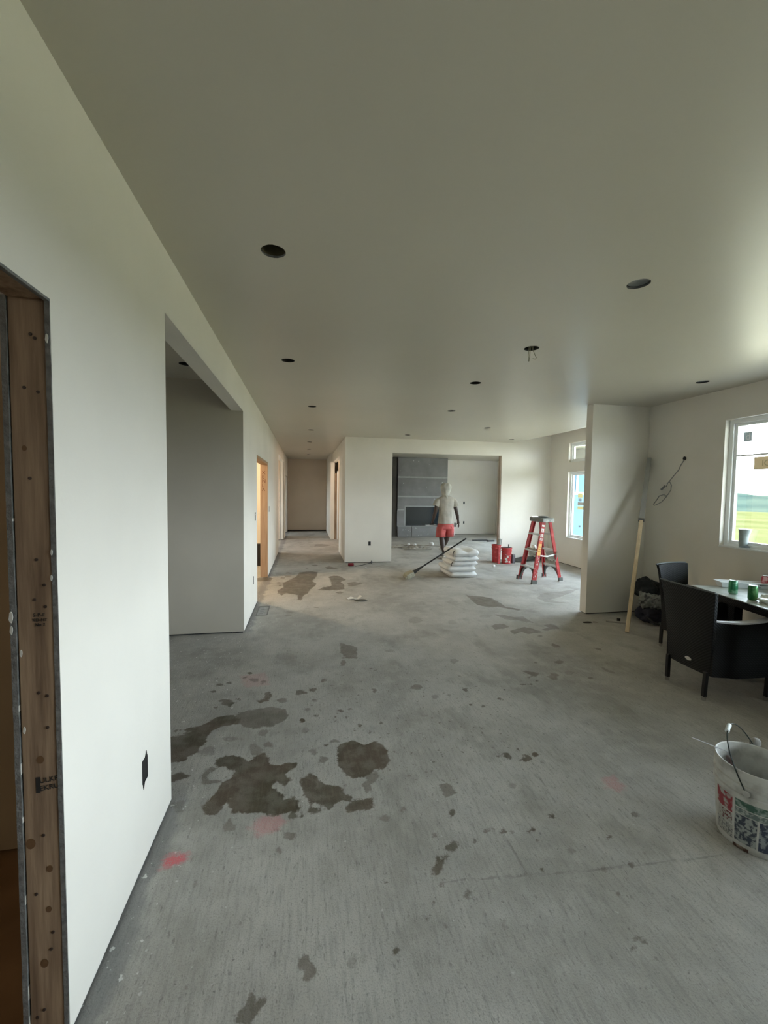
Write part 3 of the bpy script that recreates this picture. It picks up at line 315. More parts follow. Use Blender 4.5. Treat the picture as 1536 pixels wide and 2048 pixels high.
# ------------------------------------------------------------------ ceiling with cut light holes
CANS = [(-.156,2.141),(1.788,2.046),(1.769,3.114),(-.157,3.877),(1.762,4.215),(.085,5.917),(2.048,5.744),(2.062,8.42),(3.218,7.098),(4.42,8.5),(.1,8.238),(3.976,3.639),(.091,10.318),(.094,12.175),(-1.097,4.202),(.094,13.9)]
RC = .058
pts = [(-4.1,-7.1),(4.75,-7.1),(4.75,4.84),(4.75,YW+.05),(4.75,14.9),(4.75,16.4),(-4.1,16.4)]; n0 = len(pts); edges = [(i,(i+1)%n0) for i in range(n0)]
for cx,cyy in CANS:
    b = len(pts); K = 20
    for k in range(K):
        j = 1+.05*noise.noise(Vector((cx*9+math.cos(2*PI*k/K)*2, cyy*7+math.sin(2*PI*k/K)*2, 0)))
        pts.append((cx+RC*j*math.cos(2*PI*k/K), cyy+RC*j*math.sin(2*PI*k/K)))
    edges += [(b+k, b+(k+1)%K) for k in range(K)]
vo, eo, fo = delaunay_2d_cdt([Vector(p) for p in pts], edges, [], 0, 1e-5)[:3]
m = MB(); fs = []
for f in fo:
    c = sum((vo[i] for i in f), Vector((0,0)))/len(f)
    if any(all((vo[i]-Vector(q)).length < RC*1.1 for i in f) for q in CANS): continue
    fs.append(tuple(f))
m.add([(v.x,v.y,H) for v in vo], fs)
m.add([(4.75,4.84,H),(5.86,4.84,2.985),(5.86,YW+.05,2.985),(4.75,YW+.05,H)], [(0,1,2,3)])
m.add([(4.75,YW+.05,H),(7.24,YW+.05,H),(7.24,14.9,H),(4.75,14.9,H)], [(0,1,2,3)])
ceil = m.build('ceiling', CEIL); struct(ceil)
m = MB(); m.box(-4.1,7.3,-7.1,16.4,3.12,3.2); m.box(4.75,4.8,-7.1,4.8,H,3.12); m.box(5.87,7.3,YW,YW+.04,2.75,3.12); struct(m.build('ceiling_deck', SHIM))
can_names = [
 ('round recessed light cut-out nearest the camera on the left','front left'),
 ('ragged grey recessed light hole high on the right of the ceiling',''),
 ('electrical box with loose looped wires hanging from the ceiling',''),
 ('recessed light hole second in the left row along the wall',''),
 ('recessed light hole in the middle of the ceiling behind the wired box',''),
 ('recessed light hole third in the left row along the wall',''),
 ('recessed light hole in the middle row before the wide opening',''),
 ('small recessed light hole close above the wide opening',''),
 ('faint recessed light hole right of centre towards the far window',''),
 ('faint recessed light hole by the far right corner of the ceiling',''),
 ('recessed light hole fourth in the left row just before the hallway',''),
 ('shallow recessed light hole over the dining table by the right window',''),
 ('recessed light hole at the mouth of the hallway ceiling',''),
 ('recessed light hole halfway down the hallway ceiling',''),
 ('recessed light hole inside the alcove ceiling on the left',''),
 ('faint recessed light hole deepest in the hallway ceiling','')]
RIMD = M('dark_rim',(.05,.05,.045),.9)
CANIN = M('can_lining', (.10,.09,.05), .5, metal=.3)
for i,((cx,cyy),(lb,_)) in enumerate(zip(CANS,can_names)):
    box_ = i == 2
    t = thing('junction_box' if box_ else 'recessed_light_can', (cx,cyy,H), lb, 'junction box' if box_ else 'ceiling light', None if box_ else 'recessed light openings in the ceiling')
    mm = MB(); mm.lathe([(RC*1.08,.0135),(RC*1.08,.12),(.001,.125)], (cx,cyy,H), 24); mm.build('housing', CANIN if i==0 else HOLE, t, smooth=True)
    mm = MB(); mm.lathe([(RC*1.05,.0005),(RC*1.10,.001),(RC*1.10,.0130),(RC*1.05,.0125)], (cx,cyy,H), 24); mm.build('cut_rim', GYPS if i < 2 else RIMD, t, smooth=True)
    if i in (1,11):
        mm = MB(); mm.lathe([(.001,.02),(RC*.95,.012),(RC*1.0,.03),(.001,.035)], (cx,cyy,H), 20); mm.build('cover_plate', M('grey_cap',(.16,.17,.17),.5), t, smooth=True)
    if box_:
        WIRE = M('wire_insulation', (.25,.24,.16), .5)
        for pth in ([(0,0,.05),(-.012,0,-.03),(-.014,0,-.07),(-.02,.0,-.105),(-.026,0,-.098),(-.02,0,-.085)], [(.01,0,.05),(.012,0,-.01),(.03,0,-.045),(.045,0,-.07),(.035,0,-.08),(.012,0,-.078)], [(-.02,0,.05),(-.022,0,-.02),(-.026,0,-.06),(-.016,0,-.1)]):
            mm = MB(); mm.tube([(cx+p[0],cyy+p[1],H+p[2]) for p in pth], .0028, 6); mm.build('wire', WIRE, t, smooth=True)

# ------------------------------------------------------------------ floor with wet stains
def axis(parts):
    out = []
    for a,b,s in parts:
        n = max(1,int(round((b-a)/s))); out += [a+(b-a)*i/n for i in range(n)]
    out.append(parts[-1][1]); return np.array(out)
gx = axis([(-4.2,-.72,.7),(-.72,3.2,.015),(3.2,4.9,.024),(4.9,7.3,.4)])
gy = axis([(-7.2,.9,.5),(.9,3.2,.014),(3.2,5.5,.02),(5.5,9.4,.035),(9.4,13,.06),(13,16.5,.5)])
GX, GY = np.meshgrid(gx, gy); nx, ny = len(gx), len(gy); P = np.stack([GX.ravel(), GY.ravel()],1)
def field(polys, pad=.12):
    d = np.full(len(P), .12); st = np.zeros(len(P))
    for rec in polys:
        s = rec[0]; q = np.array(rec[1:],float).reshape(-1,2)/1000
        lo = q.min(0)-pad; hi = q.max(0)+pad
        idx = np.where((P[:,0]>lo[0])&(P[:,0]<hi[0])&(P[:,1]>lo[1])&(P[:,1]<hi[1]))[0]
        if not len(idx): continue
        p = P[idx]; dm = np.full(len(idx), 9.); ins = np.zeros(len(idx),bool)
        for i in range(len(q)):
            a = q[i]; b = q[(i+1)%len(q)]; e = b-a; wv = p-a; t_ = np.clip((wv@e)/max(e@e,1e-12),0,1)
            dm = np.minimum(dm, np.hypot(*(wv-t_[:,None]*e).T))
            c = (a[1]>p[:,1]) != (b[1]>p[:,1])
            with np.errstate(divide='ignore',invalid='ignore'):
                ins ^= c & (p[:,0] < (b[0]-a[0])*(p[:,1]-a[1])/(b[1]-a[1]+1e-15)+a[0])
        sd = np.where(ins,-dm,dm)
        better = sd < d[idx]; j = idx[better]; d[j] = sd[better]; st[j] = s
    return d, st
d1, s1 = field(STAINS); dp, spk = field(PINK)
ds = np.full(len(P), .12)
for x0,y0,x1,y1 in SEAMS:
    a = np.array([x0,y0])/1000; b = np.array([x1,y1])/1000; e = b-a; wv = P-a; t_ = np.clip((wv@e)/(e@e+1e-9),0,1)
    ds = np.minimum(ds, np.hypot(*(wv-t_[:,None]*e).T))
me = bpy.data.meshes.new('floor')
verts = np.column_stack([P, np.zeros(len(P))])
ii = np.arange(nx*ny).reshape(ny,nx); quads = np.stack([ii[:-1,:-1],ii[:-1,1:],ii[1:,1:],ii[1:,:-1]],-1).reshape(-1,4)
me.vertices.add(len(verts)); me.vertices.foreach_set('co', verts.ravel())
me.loops.add(quads.size); me.loops.foreach_set('vertex_index', quads.ravel().astype(np.int32))
me.polygons.add(len(quads)); me.polygons.foreach_set('loop_start', np.arange(0,quads.size,4,dtype=np.int32)); me.polygons.foreach_set('loop_total', np.full(len(quads),4,dtype=np.int32))
me.update(calc_edges=True)
for nm_,arr in (('wet_d',d1),('wet_s',s1),('pink_d',dp),('pink_s',spk),('seam_d',ds)):
    at = me.attributes.new(nm_,'FLOAT','POINT'); at.data.foreach_set('value', arr.astype(np.float32))
fl_ = bpy.data.objects.new('floor', me); C.objects.link(fl_); struct(fl_)
fm = bpy.data.materials.new('dusty_concrete_floor'); fm.use_nodes = True; t = fm.node_tree; L = t.links; bs = t.nodes['Principled BSDF']
def nd(k, **kw):
    n = t.nodes.new(k)
    for a,b in kw.items(): setattr(n,a,b)
    return n
def mth(op, a, b=None, c=None, clamp=False):
    n = nd('ShaderNodeMath', operation=op); n.use_clamp = clamp
    for i,x in enumerate((a,b,c)):
        if x is None: continue
        if isinstance(x,(int,float)): n.inputs[i].default_value = x
        else: L.new(x, n.inputs[i])
    return n.outputs[0]
geo = nd('ShaderNodeNewGeometry'); pos = geo.outputs['Position']
def nz(scale, detail=5, sc=None, rough=.55):
    n = nd('ShaderNodeTexNoise'); n.inputs['Scale'].default_value = scale; n.inputs['Detail'].default_value = detail; n.inputs['Roughness'].default_value = rough
    v = pos
    if sc:
        mp = nd('ShaderNodeMapping'); mp.inputs['Scale'].default_value = sc; L.new(pos, mp.inputs[0]); v = mp.outputs[0]
    L.new(v, n.inputs['Vector']); return n.outputs[0]
def attr(nm_): n = nd('ShaderNodeAttribute'); n.attribute_name = nm_; return n.outputs['Fac']
def smooth(x, a, b):
    n = nd('ShaderNodeMapRange'); n.interpolation_type = 'SMOOTHSTEP'; L.new(x, n.inputs[0]); n.inputs[1].default_value = a; n.inputs[2].default_value = b; return n.outputs[0]
def mixc(f, a, b):
    n = nd('ShaderNodeMix'); n.data_type = 'RGBA'
    if isinstance(f,(int,float)): n.inputs[0].default_value = f
    else: L.new(f, n.inputs[0])
    for i,x in ((6,a),(7,b)):
        if isinstance(x,tuple): n.inputs[i].default_value = (*x,1)
        else: L.new(x, n.inputs[i])
    return n.outputs[2]
n1 = nz(1.1,4); n2 = nz(7,6); n3 = nz(1,5,(70,9,1)); n4 = nz(160,2); n5 = nz(28,5)
base = mixc(smooth(n1,.32,.68), (.345,.332,.305), (.48,.465,.435))
base = mixc(mth('MULTIPLY',smooth(n2,.42,.72),.45), base, (.53,.515,.48))
sy_ = nd('ShaderNodeSeparateXYZ'); L.new(pos, sy_.inputs[0]); nearm = mth('ADD', mth('MULTIPLY', smooth(sy_.outputs[1],4.6,1.8), .28), .12)
base = mixc(mth('MULTIPLY',smooth(n3,.46,.70),nearm), base, (.235,.228,.21))
base = mixc(mth('MULTIPLY',smooth(n4,.50,.72),.45), base, (.20,.195,.18))
base = mixc(mth('MULTIPLY',smooth(nz(48,2),.70,.76),.7), base, (.16,.15,.14))
base = mixc(mth('MULTIPLY',smooth(nz(36,1),.74,.79),.6), base, (.6,.6,.58))
base = mixc(mth('MULTIPLY',smooth(nz(3.1,7,(1,.55,1),.62),.52,.66),.4), base, (.22,.21,.185))
base = mixc(mth('MULTIPLY',smooth(nz(85,3,(1,.35,1)),.60,.70),.5), base, (.15,.145,.13))
# darker bluish band along the left wall
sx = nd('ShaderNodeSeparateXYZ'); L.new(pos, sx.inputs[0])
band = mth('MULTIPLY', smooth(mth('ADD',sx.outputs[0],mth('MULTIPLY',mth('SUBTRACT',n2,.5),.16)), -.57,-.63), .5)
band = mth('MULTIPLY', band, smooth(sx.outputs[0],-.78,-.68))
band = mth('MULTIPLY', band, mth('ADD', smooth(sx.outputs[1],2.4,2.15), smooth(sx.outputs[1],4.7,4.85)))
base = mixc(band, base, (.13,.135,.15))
base = mixc(mth('MULTIPLY',mth('MULTIPLY',smooth(nz(30,2),.66,.70),smooth(sx.outputs[0],-.40,-.60)),.8), base, (.72,.72,.70))
# seams
sm = mth('MULTIPLY', smooth(mth('ADD',attr('seam_d'),mth('MULTIPLY',mth('SUBTRACT',n5,.5),.02)), .009,.001), .35)
base = mixc(sm, base, (.12,.11,.10))
# pink chalk marks
pk = mth('MULTIPLY', mth('MULTIPLY', smooth(mth('ADD',attr('pink_d'),mth('MULTIPLY',mth('SUBTRACT',n5,.5),.08)), .02,-.02), attr('pink_s')), smooth(n4,.25,.5))
base = mixc(pk, base, (.62,.16,.18))
# wet patches
wd = mth('ADD', attr('wet_d'), mth('MULTIPLY',mth('SUBTRACT',nz(16,7,None,.68),.5),.085))
wd = mth('ADD', wd, mth('MULTIPLY',mth('SUBTRACT',nz(120,2),.5),.012))
wet = mth('MULTIPLY', smooth(wd, .005,-.007), attr('wet_s'))
spx = nd('ShaderNodeVectorMath',operation='DISTANCE'); L.new(pos,spx.inputs[0]); spx.inputs[1].default_value=(.75,2.9,0)
spk_ = mth('MULTIPLY', mth('MULTIPLY', smooth(nz(30,2),.655,.69), smooth(spx.outputs['Value'],1.25,.5)), .65)
wet = mth('MAXIMUM', wet, spk_)
wcol = mixc(smooth(nz(3.2,3),.4,.62), (.112,.085,.062), (.085,.072,.047))
wcol = mixc(mth('MULTIPLY',smooth(n3,.45,.7),.35), wcol, (.17,.145,.115))
base = mixc(mth('MULTIPLY', wet, mth('ADD', mth('MULTIPLY', smooth(nz(11,5),.36,.6), .18), .82)), base, wcol)
L.new(base, bs.inputs['Base Color'])
rr = nd('ShaderNodeMapRange'); L.new(wet, rr.inputs[0]); rr.inputs[3].default_value = .80; rr.inputs[4].default_value = .50; L.new(rr.outputs[0], bs.inputs['Roughness'])
bs.inputs['Specular IOR Level'].default_value = .35
bu = nd('ShaderNodeBump'); bu.inputs['Strength'].default_value = .35; bu.inputs['Distance'].default_value = .004
hh = mth('ADD', mth('MULTIPLY',n3,.8), mth('ADD',n4,mth('MULTIPLY',sm,-2)))
L.new(hh, bu.inputs['Height']); L.new(bu.outputs[0], bs.inputs['Normal'])
me.materials.append(fm)
# brown board floor of the room behind the first doorway
m = MB(); m.box(-4.0,XL-.02,-7.0,2.03,0,.004); struct(m.build('floor_side_room', OSB))
struct(B(-4,XL-.116,2.0,2.03,.02,H).build('wall_side_room_near', M('side_room_board',(.42,.34,.24),.85,var=.1,vscale=2)))

# ------------------------------------------------------------------ door framing
d1_ = thing('door_1', (XL,.82,0), kind='structure')
for y0,y1 in ((1.276,1.312),(.324,.36)):
    B(XL-.100,XL-.0145,y0+ (.001 if y0>1 else 0),y1,0,2.13).build('jamb_stud', STUD, d1_, bevel=.003)
B(XL-.100,XL-.0145,.36,1.276,2.092,2.13).build('header_board', STUD, d1_, bevel=.003)
def ragged(z0, z1, x0, x1, y, seed, name):        # torn board edge beside the stud
    mm = MB(); n = 60; L1 = []; L2 = []
    for i in range(n+1):
        z = z0+(z1-z0)*i/n; j = .0035*noise.noise(Vector((seed,z*9,0)))+.002*noise.noise(Vector((seed,z*40,3)))
        L1.append((x0,y-.0015-abs(j)*.6,z)); L2.append((x1-abs(j)*.5,y-.0015-abs(j)*.6,z))
    vs_ = L1+L2+[(p[0],y+.01,p[2]) for p in L1]+[(p[0],y+.01,p[2]) for p in L2]; k = n+1; f = []
    for i in range(n):
        f += [(i,k+i,k+i+1,i+1),(k+i,3*k+i,3*k+i+1,k+i+1),(2*k+i,i,i+1,2*k+i+1)]
    mm.add(vs_, f); return mm.build(name, GYPS, d1_, smooth=False)
ragged(G,2.095, XL-.013, XL-.0002, 1.276, 1.3, 'board_edge')
ragged(G,2.10, XL-.116, XL-.102, 1.276, 5.3, 'board_edge')
B(XL-.013,XL-.0004,.36,1.276,2.088,2.0949).build('board_edge', GYPS, d1_)
NAIL = M('nail_head',(.04,.025,.02),.5)
for z in (2.0,1.99,1.86,1.85,1.62,1.40,1.33,1.29,1.27,1.03,1.02,.93,.62,.45,.33,.28,.10,.08):
    xx = XL-.03-random.random()*.055
    mm = MB(); mm.lathe([(.0045,0),(.004,.002),(.0002,.0025)],(0,0,0),10)
    mm.v = [(xx+a, 1.2765-c, z+b) for a,b,c in mm.v]; mm.build('nail', NAIL, d1_)
for z,xx,r in ((.84,XL-.055,.009),(.60,XL-.085,.012),(.52,XL-.04,.008),(.24,XL-.06,.010),(.40,XL-.045,.007),(1.70,XL-.07,.006)):
    mm = MB(); n=12; mm.prism([(xx+r*math.cos(2*PI*k/n),1.2762,z+r*1.3*math.sin(2*PI*k/n)) for k in range(n)],(0,-.0006,0)); mm.build('knot', M('knot_wood',(.14,.075,.035),.6), d1_)
PLAST = M('plaster_splat',(.62,.62,.58),.8)
for xx,z,r in ((XL-.007,1.99,.006),(XL-.111,1.245,.008),(XL-.111,1.21,.006),(XL-.09,1.145,.005),(XL-.012,1.35,.004),(XL-.088,.93,.005),(XL-.01,1.42,.004)):
    mm = MB(); n=9; mm.prism([(xx+r*.6*math.cos(2*PI*k/n)*(1+.3*math.sin(3*k)),1.2715,z+r*2*math.sin(2*PI*k/n)) for k in range(n)],(0,-.002,0)); mm.build('plaster_splat', PLAST, d1_)
INK = M('stamp_ink',(.02,.02,.02),.7)
# grade stamps printed on the stud
sx0 = XL-.078
text('S-P-F', .014, INK, d1_, (XL-.062,1.2755,1.243), (1,0,0), (0,0,1)); text('KD-HT', .012, INK, d1_, (XL-.064,1.2755,1.230), (1,0,0), (0,0,1)); text('No 2', .012, INK, d1_, (XL-.058,1.2755,1.217), (1,0,0), (0,0,1))
mm = B(XL-.068,XL-.057,1.2755,1.2762,.745,.790); mm.build('stamp_mark', INK, d1_)
text('ULKF', .020, INK, d1_, (XL-.058,1.2755,.772), (1,0,.12), (-.12,0,1)); text('EKRU', .020, INK, d1_, (XL-.058,1.2755,.750), (1,0,.12), (-.12,0,1))
d2_ = thing('door_2', (XL,6.9,0), kind='structure')
B(XL-.13,XL-.001,7.742,7.779,0,2.075).build('jamb_stud', ORW, d2_, bevel=.003)
B(XL-.13,XL-.014,6.051,6.09,0,2.075).build('jamb_stud', ORW, d2_, bevel=.003)
B(XL-.13,XL-.001,6.051,7.779,2.035,2.0745).build('header_board', ORW, d2_, bevel=.003)
for k,s in enumerate('XENLA'): text(s, .085, M('red_brown_ink',(.20,.07,.03),.7), d2_, (XL-.10,7.741,1.86-.075*k), (1,0,0), (0,0,1))

# ------------------------------------------------------------------ windows
wn = [0]
def window(x, y0, y1, z0, z1, rail=None, mull=None, depth=.13, sill=True):
    wn[0] += 1; yc = (y0+y1)/2; t = thing('window_%d' % wn[0], (x,yc,z0), kind='structure')
    xo = x+.085; f = .045
    m = MB()
    for a,b,c,d in ((y0+.001,y0+f,z0+.001,z1-.001),(y1-f,y1-.001,z0+.001,z1-.001),(y0+f,y1-f,z0+.001,z0+f),(y0+f,y1-f,z1-f,z1-.001)): m.box(xo-.03,xo+.05,a,b,c,d)
    m.build('window_frame', VINYL, t, bevel=.003)
    g = .03; m = MB(); a0,a1,c0,c1 = y0+f,y1-f,z0+f,z1-f
    for a,b,c,d in ((a0,a0+g,c0,c1),(a1-g,a1,c0,c1),(a0+g,a1-g,c0,c0+g),(a0+g,a1-g,c1-g,c1)): m.box(xo-.01,xo+.03,a,b,c,d)
    s = m.build('sash', VINYL, t, bevel=.003)
    if rail: MB().box(xo-.008,xo+.028,a0+g,a1-g,rail-.008,rail+.008).build('meeting_rail', VINYL, s)
    if mull:
        for (ya,za,zb) in mull: MB().box(xo-.006,xo+.012,ya-.011,ya+.011,za,zb).build('muntin', VINYL, s)
    MB().box(xo+.008,xo+.013,a0+g,a1-g,c0+g,c1-g).build('pane', GLASS, t)
    if sill: B(x-.012,xo-.03,y0+.002,y1-.002,z0+.001,z0+.018).build('window_sill', VINYL, t, bevel=.003)
    return t, xo
w1, xo1 = window(4.49, *WIN_R[0], rail=2.02)
for q_ in WIN_R[1:]: window(4.49, *q_, rail=2.02)
LBL = paper_mat('grey_sticker',(.55,.60,.63)); TANL = paper_mat('tan_sticker',(.75,.66,.50)); YEL = paper_mat('yellow_sticker',(.85,.80,.55)); WHT = M('white_paper',(.85,.85,.83),.7)
xl = xo1+.0075
mm = B(xl-.0015,xl,3.60,3.685,2.165,2.265).build('sticker', LBL, w1)
text('d', .10, WHT, w1, (xl-.002,3.665,2.185), (0,-1,0), (0,0,1))
mm = B(xl-.0015,xl,3.26,3.565,1.865,1.995).build('sticker', TANL, w1)
text('IO', .085, M('brown_print',(.5,.46,.32),.6), w1, (xl-.002,3.49,1.90), (0,-1,0), (0,0,1))
for k,(y0,y1) in enumerate(FAR_Y):
    wf, xf = window(5.72, y0, y1, FAR_LO[0] if k < 2 else FAR_DOOR, FAR_LO[1], rail=None)
    window(5.72, y0, y1, *FAR_HI, mull=[((y0+y1)/2,FAR_HI[0]+.07,FAR_HI[1]-.07)], sill=False)
    if k == 0:
        q = xf+.007
        for a,b,c,d,mt in ((7.96,8.11,1.50,1.59,YEL),(7.98,8.09,1.42,1.48,LBL),(7.90,8.11,1.33,1.40,WHT),(7.91,8.11,1.24,1.31,YEL),(7.99,8.05,.86,.90,LBL)):
            B(q-.0015,q,a,b,c,d).build('sticker', mt, wf)
for r_ in BACK_R: window(7.1, *r_)
for a,b in ((11.2,12.8),(14.4,15.8)):
    wn[0] += 1; t_ = thing('window_%d' % wn[0], (-4.0,(a+b)/2,.9), kind='structure'); m = MB()
    for p in ((a,a+.05,.9,2.2),(b-.05,b,.9,2.2),(a,b,.9,.95),(a,b,2.15,2.2)): m.box(-4.09,-4.03,*p)
    m.build('window_frame', VINYL, t_); B(-4.062,-4.057,a+.05,b-.05,.95,2.15).build('pane', GLASS, t_)

# ------------------------------------------------------------------ outside
GRASS = M('meadow_grass', (.050,.050,.017), .95, var=.15, vscale=.25, col2=(.070,.066,.028), spec=0)
BOUNCE = M('pale_bounce_ground', (.72,.60,.38), .95, var=.08, vscale=.5, spec=.1)
m = MB(); m.box(4.64,13.0,-20,30,-.55,-.48); tag(m.build('bounce_apron', BOUNCE), kind='structure')  # unseen bright ground added to bounce warm light indoors
m = MB(); m.add([(4.64,-60,-.5),(160,-60,-.5),(160,120,-.5),(4.64,120,-.5)], [(0,1,2,3)]); m.add([(-160,-60,-.5),(-4.13,-60,-.5),(-4.13,120,-.5),(-160,120,-.5)], [(0,1,2,3)])
tag(m.build('meadow', GRASS), kind='structure')
m = MB(); n = 60; rows = []
for r_,z in ((70,-.5),(85,3.0),(100,4.4),(130,4.6)):
    rows.append([(r_*math.cos(a),r_*math.sin(a),-.5 if z<0 else z*(.75+.5*noise.noise(Vector((a*6,r_*.05,0))))-1.6) for a in [-.6+2.4*k/n for k in range(n+1)]])
m.loft(rows, cap=False, closed=False)
tag(m.build('hills', M('hazy_hill_trees',(.024,.036,.030),.95,var=.2,vscale=.12,col2=(.040,.050,.036),spec=0), smooth=True), kind='structure')
# ------------------------------------------------------------------ wall outlets and boxes
def recess(name, label, cat, plane, c, w_, h_, wires=None, group=None, ears=True):
    # plane 'x': box cut in a wall facing +x / 'nx' facing -x / 'y' facing -y
    t = thing(name, c, label, cat, group)
    def P3(a, b, d):   # a along the wall, b up, d out of the wall
        return {'x':(c[0]+d,c[1]+a,c[2]+b),'nx':(c[0]-d,c[1]-a,c[2]+b),'y':(c[0]+a,c[1]-d,c[2]+b)}[plane]
    m = MB(); a,b = w_/2,h_/2
    m.prism([P3(-a,-b,.0008),P3(a,-b,.0008),P3(a,b,.0008),P3(-a,b,.0008)], Vector(P3(0,0,.0016))-Vector(P3(0,0,.0008)))
    m.build('box_back', BLK, t)
    m = MB()
    for (a0,a1,b0,b1) in ((-a-.002,-a,-b,b),(a,a+.002,-b,b),(-a-.002,a+.002,b,b+.002),(-a-.002,a+.002,-b-.002,-b)):
        m.prism([P3(a0,b0,.0005),P3(a1,b0,.0005),P3(a1,b1,.0005),P3(a0,b1,.0005)], Vector(P3(0,0,.003))-Vector(P3(0,0,.0005)))
    m.build('box_rim', BLK, t)
    if ears:
        m = MB()
        m.prism([P3(a*.1,b,.0008),P3(a,b,.0008),P3(a*.75,b+.024,.0008)], Vector(P3(0,0,.002))-Vector(P3(0,0,.0)))
        m.build('mounting_ear', BLK, t); m = MB()
        m.prism([P3(-a,-b,.0008),P3(-a*.1,-b,.0008),P3(-a*.75,-b-.028,.0008)], Vector(P3(0,0,.002))-Vector(P3(0,0,.0)))
        m.build('mounting_ear', BLK, t)
    if wires:
        m = MB(); m.tube([P3(*p) for p in wires], .003, 6); m.build('wire', WHT, t, smooth=True)
    return t
recess('outlet_box','open black outlet box low on the bright near left wall','outlet','x',(XL,1.863,.405),.05,.095)
recess('switch_box','open black switch box with a loose wire left of the lit doorway','outlet','x',(XL,5.84,1.225),.06,.11,wires=[(.0,.03,.002),(.03,.05,.04),(.06,-.02,.05),(.03,-.05,.03)],ears=False)
recess('outlet_box','thin outlet box low on the wall left of the lit doorway','outlet','x',(XL,5.63,.40),.03,.10,ears=False)
recess('switch_box','narrow switch box on the wall right of the lit doorway','outlet','x',(XL,8.01,1.226),.05,.10,ears=False)
recess('outlet_box','small black outlet box low on the back wall beside the hallway','outlet','y',(1.392,YW,.424),.05,.085,ears=False)
recess('outlet_box','upper black outlet box on the wall right of the fireplace','outlet','y',(5.806,14.7,1.176),.06,.09,ears=False)
recess('outlet_box','lower black outlet box on the wall right of the fireplace','outlet','y',(5.812,14.7,.439),.05,.09,ears=False)
# loose cable hanging from the right wall
t = thing('wall_cable',(4.49,4.286,2.03),'grey looped cable hanging out of a hole in the right wall beside the window','cable')
m = MB(); m.lathe([(.001,0),(.022,.001),(.024,.006),(.001,.01)],(0,0,0),14); m.v = [(4.489-c,4.286+a,2.03+b) for a,b,c in m.v]; m.build('cable_hole', SHIM, t)
CAB = M('grey_cable',(.30,.31,.31),.5)
cp = [(4.288,2.02,.0),(4.30,1.96,.03),(4.315,1.89,.05),(4.40,1.80,.05),(4.455,1.745,.045),(4.47,1.735,.04),(4.50,1.69,.03)]
m = MB(); m.tube([(4.486-d,y,z) for y,z,d in cp], .0055, 7)
m.tube([(4.436,y,z) for y,z in ((4.47,1.735),(4.43,1.75),(4.405,1.71),(4.41,1.65),(4.45,1.59),(4.49,1.57))], .0055, 7)
lo = [(4.49,1.585),(4.53,1.59),(4.58,1.575),(4.63,1.52),(4.665,1.465),(4.66,1.45),(4.62,1.46),(4.55,1.50),(4.50,1.54),(4.47,1.58)]
m.tube([(4.44+.02*(i%2)*.5,y,z) for i,(y,z) in enumerate(lo)], .0055, 7); m.build('cord', CAB, t, smooth=True)
m = MB(); m.tube([(4.44,4.505,1.70),(4.44,4.555,1.655)], .013, 8); m.build('connector', M('grey_plug',(.28,.29,.29),.5), t, smooth=True)

# ------------------------------------------------------------------ fireplace in the back room
CEM = M('cement_board',(.22,.22,.222),.85,var=.12,vscale=3,bump=.1,bscale=30)
CEMJ = M('joint_tape',(.36,.37,.37),.85,var=.08,vscale=10)
fp = thing('fireplace',(4.0,14.3,0),'tall grey cement-board fireplace with a black firebox in the back room','fireplace')
X0,X1,YF = 3.12,4.90,14.0
FB = (3.40,4.62,.40,1.04)
def slab(name, x0,x1,z0,z1, y=YF, mt=CEM): return B(x0,x1,y,y+.03,z0,z1).build(name, mt, fp, bevel=.002)
slab('board_panel',X0,X1,2.09,H-.002); slab('board_panel',X0,X1,1.42,2.04); slab('board_panel',X0,X1,1.08,1.37)
slab('board_panel',X0-.02,FB[0]-.04,.385,.92,YF-.01); slab('board_panel',X0,FB[0]-.04,.96,1.075,YF); slab('board_panel',FB[1]+.04,X1,.385,1.075)
slab('board_panel',X0+.02,3.62,.005,.36); slab('board_panel',3.64,X1,.005,.36)
B(X0,X1,YF+.0305,14.695,.0,.36).build('hearth_core', CEM, fp); m = MB(); m.box(X0,FB[0]-.03,YF+.0305,14.695,.36,H-.003); m.box(FB[1]+.03,X1,YF+.0305,14.695,.36,H-.003); m.box(FB[0]-.03,FB[1]+.03,YF+.0305,14.695,1.07,H-.003); m.build('chase', CEM, fp)
for z0,z1 in ((2.04,2.09),(1.37,1.42)): B(X0,X1,YF+.003,YF+.029,z0,z1).build('joint_strip', CEMJ, fp)
B(X0,FB[0]-.04,YF+.003,YF+.029,.92,.96).build('joint_strip', CEMJ, fp)
B(X0-.02,X1,YF-.03,YF+.029,.36,.384).build('hearth_edge', CEMJ, fp, bevel=.003)
m = MB()
for a in ((FB[0]-.04,FB[0],.386,1.078),(FB[1],FB[1]+.04,.386,1.078),(FB[0],FB[1],1.04,1.078)): m.box(a[0],a[1],YF-.012,YF+.025,a[2],a[3])
m.build('firebox_frame', CEMJ, fp, bevel=.002)
m = MB(); m.box(*FB[:2],YF+.35,YF+.36,*FB[2:]); m.box(FB[0]-.02,FB[0],YF+.03,YF+.35,*FB[2:]); m.box(FB[1],FB[1]+.02,YF+.03,YF+.35,*FB[2:]); m.box(*FB[:2],YF+.03,YF+.35,FB[2]-.01,FB[2]); m.box(*FB[:2],YF+.03,YF+.35,FB[3],FB[3]+.01)
m.build('firebox', BLK, fp); B(FB[0]+.001,FB[1]-.001,YF+.015,YF+.019,FB[2]+.001,FB[3]-.001).build('firebox_glass', M('dark_fire_glass',(.008,.012,.013),.12), fp)
B(FB[0]+.02,FB[1]-.02,YF+.004,YF+.012,.405,.43).build('firebox_grille', M('grille',(.03,.035,.035),.4), fp)
SP = M('mortar_spot',(.50,.51,.50),.9)
